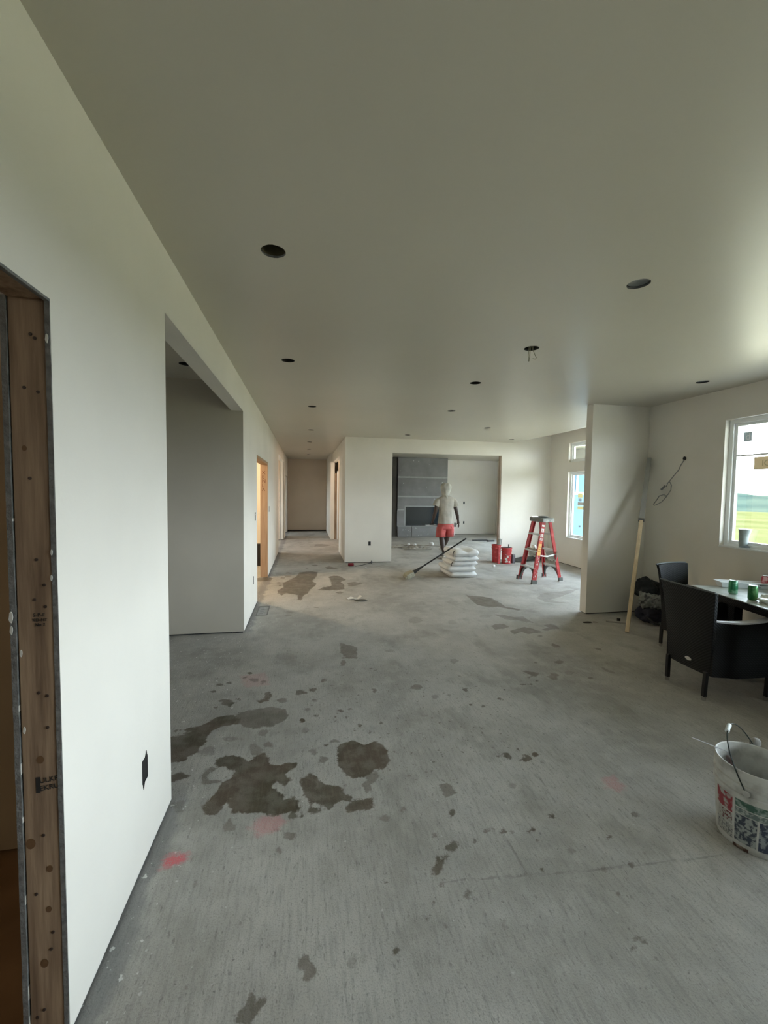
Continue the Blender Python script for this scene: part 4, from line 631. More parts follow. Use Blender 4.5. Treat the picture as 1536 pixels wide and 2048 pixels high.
for i in range(34):
    x_ = X0+.05+random.random()*(X1-X0-.1); z_ = random.choice((random.uniform(1.1,2.7),random.uniform(.03,.33)))
    if FB[0]-.05 < x_ < FB[1]+.05 and .36 < z_ < 1.1: continue
    r_ = random.uniform(.006,.018); m = MB(); m.prism([(x_+r_*math.cos(a)*random.uniform(.6,1.5),YF-.0005,z_+r_*math.sin(a)*random.uniform(.6,1.6)) for a in [2*PI*k/7 for k in range(7)]],(0,-.001,0)); m.build('mortar_spot', SP, fp)
tag(B(1.89,3.095,14.05,14.07,0,H-.003).build('niche_shade', M('niche_shade_dark',(.06,.055,.045),.8,var=.2,vscale=3)),'tall dark panel painting the unlit niche left of the fireplace','shade panel')  # dark sheet put where the niche is simply unlit

# ------------------------------------------------------------------ rubble and small litter on the floor
def blob(c, r, seed, amp=.35, squash=1., sub=3):
    bm = bmesh.new(); bmesh.ops.create_icosphere(bm, subdivisions=sub, radius=1)
    m = MB(); vs_ = []
    for v in bm.verts:
        p = v.co.copy(); k = 1+amp*noise.noise(p*1.7+Vector((seed,0,0)))+amp*.4*noise.noise(p*5+Vector((0,seed,0)))
        z = p.z*k*r[2]; vs_.append((c[0]+p.x*k*r[0], c[1]+p.y*k*r[1], max(.001, c[2]+z*squash)))
    m.add(vs_, [tuple(v.index for v in f.verts) for f in bm.faces]); bm.free(); return m
RUB = M('plaster_dust',(.36,.34,.30),.95,var=.3,vscale=12); DUSTW = M('white_scrap',(.75,.76,.75),.7)
t = thing('rubble_pile',(3.0,11.4,0),'grey swept-up pile of dust, scraps and offcuts beyond the wide opening','debris')
m = MB()
for i in range(26):
    a = random.random()*2*PI; q = random.random()**.6
    b = blob((3.0+.62*q*math.cos(a),11.3+.45*q*math.sin(a),.0),(random.uniform(.06,.2),random.uniform(.05,.14),random.uniform(.015,.05)),i,sub=2); m.add(b.v,b.f)
tag(m.build('dust_heap', RUB, t, smooth=False), kind='stuff')
for a,b,r_ in (((2.55,10.9,.03),(3.35,10.75,.03),.018),((2.45,11.3,.02),(3.0,11.0,.05),.016),((3.1,11.5,.06),(3.9,11.35,.02),.015),((2.7,11.6,.05),(3.2,11.2,.07),.02)):
    MB().bar(a,b,r_*2.2,r_).build('offcut', RUB, t)
for c in ((3.05,11.35,.06),(3.62,11.7,.05),(2.9,11.5,.05)): blob(c,(.05,.04,.05),c[0],sub=2).build('paper_scrap', DUSTW, t)
m = blob((3.62,11.6,.04),(.07,.05,.075),3.3,amp=.15,sub=2); tag(m.build('paper_cup', DUSTW),'white crumpled cup beside the rubble pile past the opening','cup')
m = MB(); m.bar((5.35,12.75,.015),(5.85,12.7,.02),.06,.03); m.bar((5.75,12.45,.02),(5.98,12.5,.02),.09,.04); tag(m.build('scraper_tool', BLK, bevel=.005),'black flat tool lying on the bright floor of the back room','tool')
# crushed red can, cords at the foot of the back wall
t = thing('soda_can',(.93,8.66,0),'crushed dark red can lying by the hallway corner','can')
m = MB(); m.lathe([(.001,0),(.026,.003),(.033,.012),(.031,.05),(.034,.10),(.026,.118),(.001,.119)],(0,0,0),16); m.v = [(.88+c,8.66+a,.034+b) for a,b,c in m.v]; m.build('can_body', M('dark_red_can',(.22,.02,.03),.3,metal=.3), t, smooth=True)
m = MB(); m.lathe([(.001,0),(.026,.001),(.027,.004),(.001,.005)],(0,0,0),16); m.v = [(1.0+c,8.66+a,.034+b) for a,b,c in m.v]; m.build('can_lid', ALU, t)
m = MB(); m.tube([(1.03,8.62,.006),(1.2,8.72,.006),(1.35,8.9,.008),(1.43,8.98,.01),(1.43,9.0,.05)], .007, 6); tag(m.build('loose_wire', M('black_wire',(.05,.05,.05),.5), smooth=True),'thin dark wire running along the foot of the back wall','wire')
tag(blob((1.42,8.92,.03),(.02,.02,.035),2,sub=2).build('wire_nut', M('grey_nub',(.15,.15,.15),.6)),'small grey nub standing under the outlet at the back wall','scrap')
tag(blob((1.22,8.36,.012),(.03,.02,.015),5,sub=2).build('paper_scrap', DUSTW),'small white crumb of plaster below the back wall outlet','scrap')
t = thing('torn_paper',(.72,5.96,0),'torn white paper scrap lying in the middle of the floor','scrap')
m = MB(); m.add([(.60,6.02,.012),(.66,6.05,.03),(.74,6.0,.010),(.80,6.06,.05),(.82,5.99,.045),(.76,5.95,.012),(.70,5.97,.02),(.62,5.98,.008)],[(0,1,6,7),(1,2,6),(2,5,6),(2,3,4,5)]); o = m.build('paper_piece', DUSTW, t); s_ = o.modifiers.new('s','SOLIDIFY'); s_.thickness = .002
o = blob((.79,5.90,.012),(.09,.035,.014),8,sub=2).build('dirt_clump', M('brown_dirt',(.12,.11,.09),.9), t)
tag(blob((3.95,8.22,.022),(.035,.03,.03),4,amp=.1,sub=2).build('paper_cup', DUSTW),'tiny white cup lying in front of the red buckets','cup')
m = blob((3.20,8.2,.0),(.0,.0,.0),1,sub=1)
# metal register frame let into the floor
t = thing('floor_register',(-.54,5.59,0),'faint square floor register frame by the left wall','vent')
m = MB(); RG = M('register_metal',(.18,.18,.175),.6)
for a in ((-.612,-.47,5.39,5.402),(-.615,-.472,5.79,5.802),(-.615,-.603,5.40,5.79),(-.482,-.47,5.40,5.80)): m.box(*a,.0005,.004)
m.build('register_frame', RG, t); 
m = MB(); m.box(-.60,-.485,5.405,5.787,.0005,.002); m.build('register_lid', M('register_dust',(.31,.31,.30),.8,var=.2,vscale=20), t)
for k in range(3): B(-.575,-.53,5.47+.09*k,5.482+.09*k,.002,.004).build('slot', RG, t)
tag(B(-1.02,-.80,8.9,9.0,.004,.46).build('black_case', BLK, bevel=.01),'tall narrow black case standing inside the lit doorway','case')
# dark dropped plastic strip by the back wall under the window corner
t = thing('plastic_sheet',(5.1,8.9,0),'black plastic strip lying along the back wall behind the ladder','plastic sheet')
m = MB(); m.add([(4.60,8.80,.004),(4.78,8.66,.012),(5.05,8.72,.03),(5.45,8.93,.05),(5.68,9.02,.05),(5.69,9.035,.055),(5.40,9.03,.075),(5.0,8.95,.08),(4.75,8.88,.05)],[(0,1,8),(1,2,7,8),(2,3,6,7),(3,4,5,6)])
o = m.build('strip', BLK, t); s_ = o.modifiers.new('s','SOLIDIFY'); s_.thickness = .006

# ------------------------------------------------------------------ bags of compound, stacked
BAG = M('white_plastic_bag',(.80,.82,.84),.35,var=.05,vscale=5,bump=.25,bscale=9)
def pillow(c, sx_, sy_, h, rz, seed, droop=0):
    m = MB(); N = 22; K = 8; top = []; Rz = Matrix.Rotation(rz,3,'Z')
    def pt(i,j,sgn):
        u = -1+2*i/N; v = -1+2*j/N
        ex = 1-abs(u)**9; ey = 1-abs(v)**9; th = (max(0,ex)*max(0,ey))**.30
        px = u*sx_*(1-.05*v*v); py = v*sy_*(1-.05*u*u)
        nz_ = noise.noise(Vector((u*2.2+seed,v*2.2,sgn)))*.09+noise.noise(Vector((u*6,v*6+seed,sgn)))*.05
        if sgn > 0 and droop: nz_ -= droop*math.exp(-(u*u*10+((v+.6)**2)*3))
        z = sgn*h*.5*th*(1+nz_*2)
        e = 1+.02*noise.noise(Vector((u*3,v*3,seed+9)))
        p = Rz @ Vector((px*e,py*e,z)); return (c[0]+p.x,c[1]+p.y,c[2]+p.z)
    for sgn in (1,-1):
        vs_ = [pt(i,j,sgn) for i in range(N+1) for j in range(N+1)]
        m.add(vs_, [(i*(N+1)+j,(i+1)*(N+1)+j,(i+1)*(N+1)+j+1,i*(N+1)+j+1) for i in range(N) for j in range(N)])
    return m
bags = [(2.89,7.55,.055,.27,.34,.106,.02,'bottom white plastic bag of the stack on the floor'),
        (2.86,7.55,.158,.29,.34,.104,-.02,'second white plastic bag from the bottom of the stack'),
        (2.92,7.56,.255,.26,.33,.092,.03,'middle white plastic bag in the stack of five'),
        (2.94,7.55,.345,.26,.33,.088,-.01,'white plastic bag directly under the topmost one'),
        (2.94,7.56,.452,.255,.34,.135,.02,'puffy topmost white plastic bag of the stack')]
for i,(x,y,z,a,b,h,rz,lb) in enumerate(bags):
    t = thing('cement_bag',(x,y,max(0,z-h/2)),lb,'bag','white plastic bags in the floor stack')
    pillow((x,y,z),a,b,h,rz,i*3.1,droop=.35 if i==4 else 0).build('bag_body', BAG, t, smooth=True)
    if i in (2,4):
        m = MB(); xx = x-a*1.0; m.tube([(xx-.002,y-b+.06,z-h*.42),(xx-.012,y-b+.03,z),(xx+.01,y-b+.03,z+h*.38)], .008, 6); m.build('seam_tape', BLK, t, smooth=True)
# black long-handled brush leaning on the stack
t = thing('long_brush',(1.9,7.3,0),'black long-handled brush with pale bristles leaning on the white bags','brush')
m = MB(); m.tube([(2.02,7.3,.16),(2.94,7.3,.725)], .0135, 10); m.build('handle', BLK, t, smooth=True)
m = MB(); m.tube([(1.90,7.3,.085),(1.96,7.3,.122),(2.00,7.3,.147),(2.09,7.3,.203)], [.045,.038,.026,.02], 10); m.build('ferrule', BLK, t, smooth=True)
BR = M('pale_bristles',(.40,.39,.31),.9,var=.25,vscale=30,stretch=(1,8,1))
m = MB(); m.bar((1.935,7.3,.108),(1.80,7.3,.045),.20,.085,w2=.24,h2=.085); m.build('bristle_block', BR, t, bevel=.01)
for k in range(14):
    y_ = 7.19+.0168*k; m = MB(); m.bar((1.82,y_,.055),(1.775,y_+.003,.022),.012,.05,w2=.014,h2=.04); m.build('bristle_tuft', BR, t)

# ------------------------------------------------------------------ red buckets by the opening
RED = M('red_plastic',(.48,.04,.045),.4,var=.12,vscale=14,col2=(.58,.14,.14),vsharp=(.55,.75)); GREYC = M('grey_tin',(.30,.31,.30),.4,metal=.5)
def bucket(name, c, r0, r1, h, label, cat, mat, handle=True):
    t = thing(name, c, label, cat)
    m = MB(); m.lathe([(.001,.004),(r0,.004),(r0+.003,.0),(r0+.004,.01),(r1-.006,h*.78),(r1+.004,h*.79),(r1+.004,h*.83),(r1-.003,h*.84),(r1-.002,h*.95),(r1+.006,h*.955),(r1+.006,h),(r1-.004,h),(r1-.008,h*.95),(r0-.004,.012),(.001,.012)], c, 32); m.build('bucket_body', mat, t, smooth=True)
    return t
t = bucket('red_bucket',(4.43,8.60,0),.095,.115,.36,'red plastic bucket with plaster smears right of the wide opening','bucket',RED)
m = MB(); m.lathe([(.001,.352),(.112,.352),(.112,.358),(.001,.359)],(4.43,8.60,0),24); m.build('dark_contents', SHIM, t)
m = MB(); m.tube([(4.43+.122*math.cos(a),8.60+.0*math.cos(a),.33-.14*math.sin(a)) for a in [PI*k/14 for k in range(15)]], .004, 6); m.v = [(x,y-.125*math.sin(PI*min(1,max(0,(x-4.308)/.244))),z) for x,y,z in m.v]; m.build('bail', STEEL, t, smooth=True)
m = MB(); m.tube([(4.47,8.60,.33),(4.475,8.6,.43)], .010, 8); m.build('stir_stick', BLK, t)
for k,(a_,z_,r_) in enumerate(((4.2,.11,.03),(4.5,.16,.022),(4.35,.06,.025),(4.9,.05,.02),(4.1,.05,.018))):
    m = MB(); m.prism([(4.43+(.101+z_*.055+.002)*math.cos(a_+r_*9*math.cos(2*PI*q/9)),8.60+(.101+z_*.055+.002)*math.sin(a_+r_*9*math.cos(2*PI*q/9)),z_+r_*math.sin(2*PI*q/9)) for q in range(9)],(0,-.001,0)); m.build('plaster_smear', PLAST, t)
t = bucket('red_bucket',(4.28,8.80,0),.085,.105,.40,'second red bucket half hidden behind the first, holding a grey tube','bucket',RED)
tag(B(4.215,4.255,8.56,8.60,.001,.39).build('red_level', RED, bevel=.004),'narrow red upright tool standing left of the red buckets','tool')
t = thing('grey_tube',(4.34,8.80,.3),'grey metal tin tube leaning in the mouth of the red buckets','tin')
m = MB(); m.tube([(4.33,8.80,.30),(4.365,8.80,.535)], .048, 16); m.build('tube_body', GREYC, t, smooth=True)
m = MB(); m.tube([(4.365,8.80,.532),(4.3665,8.80,.544)], .051, 16); m.build('tube_rim', ALU, t, smooth=True)
t = thing('grey_box',(4.60,8.62,0),'small grey block standing right of the red bucket','box')
B(4.565,4.635,8.58,8.66,0,.19).build('box_body', M('dark_grey_box',(.12,.11,.12),.6), t, bevel=.01)
B(4.570,4.630,8.585,8.655,.19,.20).build('box_top', M('grey_box_top',(.2,.19,.2),.6), t)

# ------------------------------------------------------------------ step ladder
FIB = M('red_fibreglass',(.46,.035,.04),.42,var=.1,vscale=10,col2=(.60,.12,.11),vsharp=(.5,.8)); LGR = M('grey_ladder_metal',(.52,.53,.51),.4,metal=.5); DGR = M('dark_grey_plastic',(.10,.105,.10),.5)
ld = thing('step_ladder',(4.17,6.85,0),'red fibreglass step ladder with grey top cap and treads','ladder')
rails = [((3.874,7.01,.0),(4.10,6.955,1.09)),((3.905,6.56,.0),(4.11,6.64,1.09)),((4.446,7.117,0),(4.25,6.985,1.08)),((4.524,6.715,0),(4.26,6.68,1.08))]
def lerp(a,b,z): k = (z-a[2])/(b[2]-a[2]); return (a[0]+(b[0]-a[0])*k,a[1]+(b[1]-a[1])*k,z)
for i,(a,b) in enumerate(rails):
    w_ = (.075,.03) if i < 2 else (.05,.028)
    sgn = 1 if i in (0,2) else -1
    m = MB(); a0 = lerp(a,b,.02)
    m.bar(a0,b,w_[0],.008,upv=(0,1,0)); 
    for e in (-1,1):
        off = Vector((e*(w_[0]/2-.004),-sgn*w_[1]/2,0)); m.bar(Vector(a0)+off,Vector(b)+off,.008,w_[1],upv=(0,1,0))
    m.build('rail', FIB, ld)
    m = MB(); m.bar((a[0]-.0,a[1],.0),(a[0]+(.006 if i<2 else -.006),a[1],.075),.10 if i<2 else .075,.045,upv=(0,1,0)); m.build('foot', DGR, ld, bevel=.006)
    m = MB(); m.box(a[0]-.045,a[0]+.045,a[1]-.027,a[1]+.027,0,.012); m.build('foot_pad', LGR if i != 0 else DGR, ld)
for z in (.27,.565,.855):
    p = lerp(*rails[0],z); q = lerp(*rails[1],z)
    m = MB(); m.bar(p,q,.085,.026); m.build('tread', LGR, ld, bevel=.004)
    p = lerp(*rails[2],z); q = lerp(*rails[3],z)
    m = MB(); m.bar(p,q,.03,.035); m.build('rear_bar', LGR, ld, bevel=.004)
# curved knee braces under the lowest tread and bar
for (r1_,r2_,mt) in ((rails[0],rails[1],DGR),(rails[2],rails[3],DGR)):
    for u,v in ((r1_,r2_),(r2_,r1_)):
        m = MB(); ptsb = []
        for k in range(9):
            tt = k/8; z = .06+.20*math.sin(tt*PI/2); aa = .44*(1-math.cos(tt*PI/2)); P0 = Vector(lerp(*u,z)); P1 = Vector(lerp(*v,z)); d = (P1-P0); ptsb.append(P0+d*(.06+aa))
        m.tube(ptsb, [.012+.010*abs(k-0)/8*0+.006 for k in range(9)], 6)
        for k in range(8):
            A_ = ptsb[k]; B_ = ptsb[k+1]; Z0 = Vector(lerp(*u,A_.z)); Z1 = Vector(lerp(*u,B_.z))
            if k < 5: m.add([A_,B_,Z1,Z0,A_+Vector((.012,0,0)),B_+Vector((.012,0,0)),Z1+Vector((.012,0,0)),Z0+Vector((.012,0,0))],[(0,1,2,3),(4,7,6,5),(0,4,5,1),(2,6,7,3)])
        for k in range(4,8):
            A_ = ptsb[k]; B_ = ptsb[k+1]; m.add([A_,B_,(B_.x,B_.y,.265),(A_.x,A_.y,.265),A_+Vector((.012,0,0)),B_+Vector((.012,0,0)),(B_.x+.012,B_.y,.265),(A_.x+.012,A_.y,.265)],[(0,1,2,3),(4,7,6,5),(0,4,5,1),(2,6,7,3)])
        m.build('knee_brace', mt, ld)
m = MB(); m.prism([(4.055,7.02,1.075),(4.055,6.585,1.075),(4.30,6.615,1.075),(4.30,7.05,1.075)],(0,0,.075)); m.build('top_cap', M('grey_cap_plastic',(.24,.25,.24),.5,var=.15,vscale=9,col2=(.45,.46,.44),vsharp=(.55,.7)), ld, bevel=.012)
m = MB(); m.prism([(4.08,7.0,1.1502),(4.08,6.98,1.1502),(4.28,7.01,1.1502),(4.28,7.03,1.1502)],(0,0,.012)); m.build('cap_lip', ALU, ld)
for i,j in ((0,2),(1,3)):
    p = Vector(lerp(*rails[i],.50)); q = Vector(lerp(*rails[j],.50)); mid = (p+q)/2+Vector((0,0,-.03))
    m = MB(); m.bar(p,mid,.004,.022); m.bar(mid,q,.004,.022); m.build('spreader', LGR, ld)
# labels on the near front rail
def rail_label(z0,z1,mt,name,wd=.064,off=.0175):
    a,b = rails[1]; p = Vector(lerp(a,b,z0)); q = Vector(lerp(a,b,z1)); o = Vector((0,-off+.012,0))
    m = MB(); m.bar(p+o,q+o,wd,.002,upv=(0,1,0)); return m.build(name, mt, ld)
WL = M('white_label',(.80,.80,.78),.5); OL = M('orange_label',(.85,.50,.16),.5)
# labels sit proud of the outer web
for z0,z1 in ((1.00,1.03),(.90,.965),(.815,.875),(.76,.80)): rail_label(z0,z1,WL,'warning_label',.05)
rail_label(.50,.70,OL,'orange_label',.058); rail_label(.70,.745,M('red_label',(.75,.14,.08),.5),'red_label',.05)
for z in (.56,.60,.64): rail_label(z,z+.012,M('label_print',(.5,.2,.05),.6),'label_line',.045,.019)
for z,s in ((.905,'0'),(.83,'2'),(.765,'A')):
    p = Vector(lerp(*rails[1],z)); text(s,.05,M('label_red_print',(.6,.08,.08),.6),ld,(p.x-.017,p.y-.0085,z),(1,0,0),(.18,0,1))
for k in range(16):
    z = random.uniform(.1,.5); p = lerp(*rails[1],z); x_ = p[0]+random.uniform(-.028,.028); r_ = random.uniform(.004,.012)
    m = MB(); m.prism([(x_+r_*math.cos(a)*.6,p[1]-.0052,z+r_*1.8*math.sin(a)) for a in [2*PI*q/7 for q in range(7)]],(0,-.0008,0)); m.build('plaster_smear', PLAST, ld)
tag(blob((4.19,6.80,1.165),(.085,.07,.016),7,amp=.2,sub=3).build('scraper_pan', M('dark_pan',(.10,.11,.11),.5), smooth=True),'small dark pan left on the ladder top cap','pan')
# limp translucent sheet hanging through the ladder
POLY = M('cloudy_polythene',(.52,.54,.50),.35,var=.15,vscale=6,bump=.4,bscale=8)
def drape(c, ux, sz, seed, n=18):
    m = MB(); vs_ = []
    for i in range(n+1):
        for j in range(n+1):
            u = i/n-.5; v = j/n; wob = .035*noise.noise(Vector((u*4+seed,v*3,0)))+.02*noise.noise(Vector((u*11,v*5,seed)))
            vs_.append((c[0]+ux[0]*u*sz[0]*(1-.35*v)+wob, c[1]+ux[1]*u*sz[0]*(1-.35*v)+wob*.7, c[2]-v*sz[1]*(1+.3*noise.noise(Vector((u*5,seed,2))))))
    m.add(vs_, [(i*(n+1)+j,(i+1)*(n+1)+j,(i+1)*(n+1)+j+1,i*(n+1)+j+1) for i in range(n) for j in range(n)]); return m
o = drape((4.02,6.78,.60),(.15,-.9),(.40,.15),2.).build('polythene_sheet', POLY, None, smooth=True); s_ = o.modifiers.new('s','SOLIDIFY'); s_.thickness = .003
tag(o,'crumpled cloudy polythene hung over the ladder middle tread','plastic sheet')
o = drape((4.38,6.80,.55),(.2,-.9),(.34,.18),6.).build('polythene_sheet', POLY, None, smooth=True); s_ = o.modifiers.new('s','SOLIDIFY'); s_.thickness = .003
tag(o,'grey rag slung on the rear bar of the ladder','rag')
tag(blob((4.03,6.80,.615),(.035,.05,.045),5,amp=.3,sub=3).build('paper_wad', DUSTW, smooth=True),'white paper wad sitting on the ladder middle tread','paper')

# ------------------------------------------------------------------ leaning lumber in the corner
t = thing('leaning_board',(3.645,4.12,0),'pine stud leaning into the right corner, its upper half coated pale grey','lumber')
A_ = Vector((3.652,4.125,.0)); B_ = Vector((4.440,4.765,2.075)); D_ = B_-A_
kk = (1.600-.0)/2.075*.89
m = MB(); m.bar(A_, A_+D_*.62, .040, .060, upv=(-.7,-.7,.4)); m.build('bare_wood', STUDL, t, bevel=.004)
m = MB(); m.bar(A_+D_*.612+Vector((.003,.003,0)), A_+D_*.995+Vector((.003,.003,0)), .058, .05, upv=(-.7,-.7,.4), w2=.046, h2=.05); m.build('coated_end', M('pale_coated_board',(.37,.37,.35),.8,var=.06), t, bevel=.004)
m = MB(); m.bar(A_+D_*.606, A_+D_*.618, .064, .066, upv=(-.7,-.7,.4)); m.build('dark_notch', M('notch',(.12,.12,.12),.8), t)
t = thing('wood_scrap',(3.75,4.49,0),'pale flat stick lying on the floor by the stub wall','scrap')
MB().bar((3.695,4.52,.012),(3.87,4.40,.012),.035,.014,w2=.03).build('stick', M('grey_wood',(.42,.40,.36),.8), t); B(3.83,3.855,4.47,4.50,.0,.045).build('cap', BLK, t)
tag(blob((3.42,4.51,.006),(.07,.02,.008),3,sub=2).build('dirt_clump', M('dark_dirt',(.07,.06,.05),.9)),'small dark dirt clump in front of the stub wall','scrap')

# ------------------------------------------------------------------ clothes heap in the corner
def heap(c, r, seed, name, mt, parent, amp=.4):
    m = blob(c, r, seed, amp=amp, sub=5); fold = []
    for p in m.v:
        v = Vector(p); q = v-Vector(c); k = noise.ridged_multi_fractal(q*5.5+Vector((seed,0,0)), 1.0, 2.0, 4, 1.0, 2.0)*.018
        n_ = q.normalized(); fold.append((p[0]+n_.x*k, p[1]+n_.y*k, max(.002,p[2]+n_.z*k)))
    m.v = fold; return m.build(name, mt, parent, smooth=True)
JK = M('black_fabric',(.008,.013,.016),.85); GRF = M('grey_patterned_fabric',(.20,.21,.20),.9,col2=(.02,.022,.025),vscale=17,vsharp=(.5,.62)); NAVY = M('navy_fabric',(.008,.010,.022),.8)
hp = thing('jacket',(4.22,4.55,0),'black jacket crumpled on top of the clothes heap in the corner','clothes')
heap((4.285,4.54,.40),(.125,.13,.115),1.3,'jacket_body',JK,hp,.3); heap((4.36,4.46,.34),(.11,.10,.10),2.1,'sleeve',JK,hp,.3)
hp = thing('patterned_shirt',(4.24,4.42,.2),'grey and black patterned shirt in the middle of the clothes heap','clothes','corner clothes heap'); heap((4.29,4.43,.245),(.175,.125,.12),4.4,'shirt_body',GRF,hp)
hp = thing('duffel_bag',(4.2,4.42,0),'navy soft bag under the clothes heap by the table','bag'); heap((4.29,4.42,.10),(.20,.14,.11),7.7,'bag_body',NAVY,hp,.25)
m = MB(); m.tube([(4.10,4.33,.10),(4.13,4.27,.05),(4.22,4.23,.02),(4.36,4.22,.015)], .012, 6); m.build('strap', BLK, hp, smooth=True)
hp = thing('grey_towel',(4.33,4.33,0),'dark grey cloth spread at the foot of the clothes heap','clothes'); heap((4.34,4.33,.03),(.15,.09,.04),9.2,'towel_body',M('dark_grey_cloth',(.07,.075,.08),.9,var=.3,vscale=12),hp)

# ------------------------------------------------------------------ wicker armchairs and table
CHF = M('chair_frame',(.015,.015,.016),.35,metal=.3); CAPM = M('chrome_foot',(.65,.66,.66),.2,metal=1.); ARMW = M('pale_arm_top',(.62,.62,.66),.4,var=.05)
def chair(label):
    t = thing('wicker_armchair',(0,0,0),label,'chair','black wicker armchairs at the table',local=True)
    # back panel with a slight wrap
    m = MB(); rings = []; K = 9; bk = []
    for i,z in enumerate([.20,.32,.45,.58,.70,.80,.865]):
        s = i/6; hw = .195+.065*s**1.1; xo_ = -.005-.055*s**1.4; row = []
        for j in range(K): v = -1+2*j/(K-1); row.append((xo_+.025*abs(v)**2.5-.0, v*hw, z-(.004*v*v)))
        bk.append(row)
    fr = [[(x+.028,y,z) for x,y,z in r_] for r_ in bk]
    vs_ = [p for r_ in bk for p in r_]+[p for r_ in fr for p in r_]; n = K; R_ = len(bk); f = []; o = R_*n
    for i in range(R_-1):
        for j in range(n-1): f += [(i*n+j,i*n+j+1,(i+1)*n+j+1,(i+1)*n+j),(o+i*n+j,o+(i+1)*n+j,o+(i+1)*n+j+1,o+i*n+j+1)]
        f += [(i*n,(i+1)*n,o+(i+1)*n,o+i*n),(i*n+n-1,o+i*n+n-1,o+(i+1)*n+n-1,(i+1)*n+n-1)]
    for j in range(n-1): f += [(j,o+j,o+j+1,j+1),((R_-1)*n+j,(R_-1)*n+j+1,o+(R_-1)*n+j+1,o+(R_-1)*n+j)]
    m.add(vs_, f); m.build('backrest', WICK, t, smooth=True, bevel=.004)
    m = MB(); m.tube([bk[-1][j][:2]+(bk[-1][j][2]+.004,) for j in range(K)], .007, 6); m.build('top_trim', M('dull_edge',(.09,.10,.10),.4), t, smooth=True)
    for s in (-1,1):
        m = MB(); xs = [0.02+.50*k/8 for k in range(9)]; q = []
        for k,x in enumerate(xs):
            u = k/8; y = s*(.205+.045*u); zt = .625-.018*math.sin(u*PI)+.025*u*u; q.append((x,y,zt,.20-.012*math.sin(u*PI)))
        vs_ = []; 
        for x,y,zt,zb in q: vs_ += [(x,y-.012,zb),(x,y+.012,zb),(x,y+.012,zt),(x,y-.012,zt)]
        f = []
        for k in range(8):
            for e in range(4): f.append((k*4+e,k*4+(e+1)%4,(k+1)*4+(e+1)%4,(k+1)*4+e))
        f += [(0,3,2,1),(32,33,34,35)]; m.add(vs_, f); m.build('side_panel', WICK, t)
        m = MB(); vs_ = []
        for k,(x,y,zt,zb) in enumerate(q): w_ = .006+.022*min(1,k/3); vs_ += [(x,y-w_,zt+.001),(x,y+w_,zt+.001),(x,y+w_,zt+.014),(x,y-w_,zt+.014)]
        m.add(vs_, f); m.build('armrest', ARMW, t)
        for x0_,y0_,x1_,y1_ in ((.0,s*.175,.012,s*.185),(.49,s*.235,.50,s*.24)):
            m = MB(); m.bar((x0_,y0_,.03),(x0_+(x1_-x0_)*.5,y0_+(y1_-y0_)*.5,.225),.028,.028,upv=(0,1,0)); lg = m.build('leg', CHF, t, bevel=.003)
            m = MB(); m.lathe([(.001,0),(.014,.0),(.016,.004),(.016,.035),(.001,.036)],(x0_,y0_,0),14); m.build('foot_cap', CAPM, lg if False else t, smooth=True)
    m = MB(); m.box(.02,.50,-.20,.20,.36,.40); m.build('seat', WICK, t, bevel=.006)
    m = MB(); m.box(.488,.512,-.24,.24,.195,.36); m.build('front_apron', WICK, t, bevel=.004)
    m = MB(); n = 16; m.prism([(-.009,-.03+.030*math.cos(2*PI*k/n),.275+.014*math.sin(2*PI*k/n)) for k in range(n)],(-.003,0,0)); m.build('maker_plate', ALU, t)
    return t
c1 = chair('nearest black wicker armchair seen from behind, turned to the table'); c1.location = (3.06,2.82,0); c1.rotation_euler = (0,0,math.radians(-3))
c2 = copy_tree(c1); c2['label'] = 'black wicker armchair at the far head of the table'; c2.location = (3.83,3.72,0); c2.rotation_euler = (0,0,math.radians(-80)); c2.scale = (1,.86,1.0)
# table
ta = math.radians(-12); T = Matrix.Translation((3.60,3.30,0)) @ Matrix.Rotation(ta,4,'Z')    # local x = width, local -y = length
tb = thing('dining_table',(3.60,3.30,0),'black wicker dining table with a dusty grey glass top','table')
def tbox(name, mt, x0,x1,y0,y1,z0,z1, bevel=.003):
    m = MB().box(x0,x1,y0,y1,z0,z1); m.v = [tuple(T @ Vector(p)) for p in m.v]; return m.build(name, mt, tb, bevel=bevel)
TOPG = M('dusty_glass_top',(.42,.47,.44),.28,var=.2,vscale=9,col2=(.62,.66,.63),spec=.7)
tbox('glass_top', TOPG, 0,.84,-1.5,0,.732,.740); tbox('table_rim', WICK, -.004,.844,-1.504,.004,.70,.731)
tbox('apron', WICK, .03,.81,-1.47,-.03,.667,.70)
for x in (.12,.74):
    for y in (-.36,-1.47): tbox('leg', WICK, x,x+.07,y,y+.07,0,.667)
tbox('side_panel', WICK, .76,.79,-1.38,-.30,.05,.667)
def TP(x,y,z): return tuple(T @ Vector((x,y,z)))
GRN = M('green_can',(.03,.22,.10),.3,metal=.4,col2=(.30,.50,.38),vscale=14,vsharp=(.5,.62))
def can(p, label, mt, rz=0, name='soda_can', grp='green soda cans on the table'):
    t = thing(name, p, label, 'can', grp)
    m = MB(); m.lathe([(.001,.002),(.024,.0),(.0325,.010),(.033,.02),(.033,.100),(.030,.112),(.026,.118)],p,24); m.build('can_body', mt, t, smooth=True)
    m = MB(); m.lathe([(.026,.117),(.028,.121),(.025,.121),(.023,.117),(.001,.116)],p,24); m.build('can_lid', ALU, t, smooth=True)
    m = MB(); m.prism([(p[0]+.010*math.cos(a)+.004,p[1]+.006*math.sin(a),p[2]+.1185) for a in [2*PI*k/8 for k in range(8)]],(0,0,.0012)); m.build('pull_tab', ALU, t)
    return t
can((3.655,2.955,.7402),'green soda can farther from the camera, near the table corner',GRN)
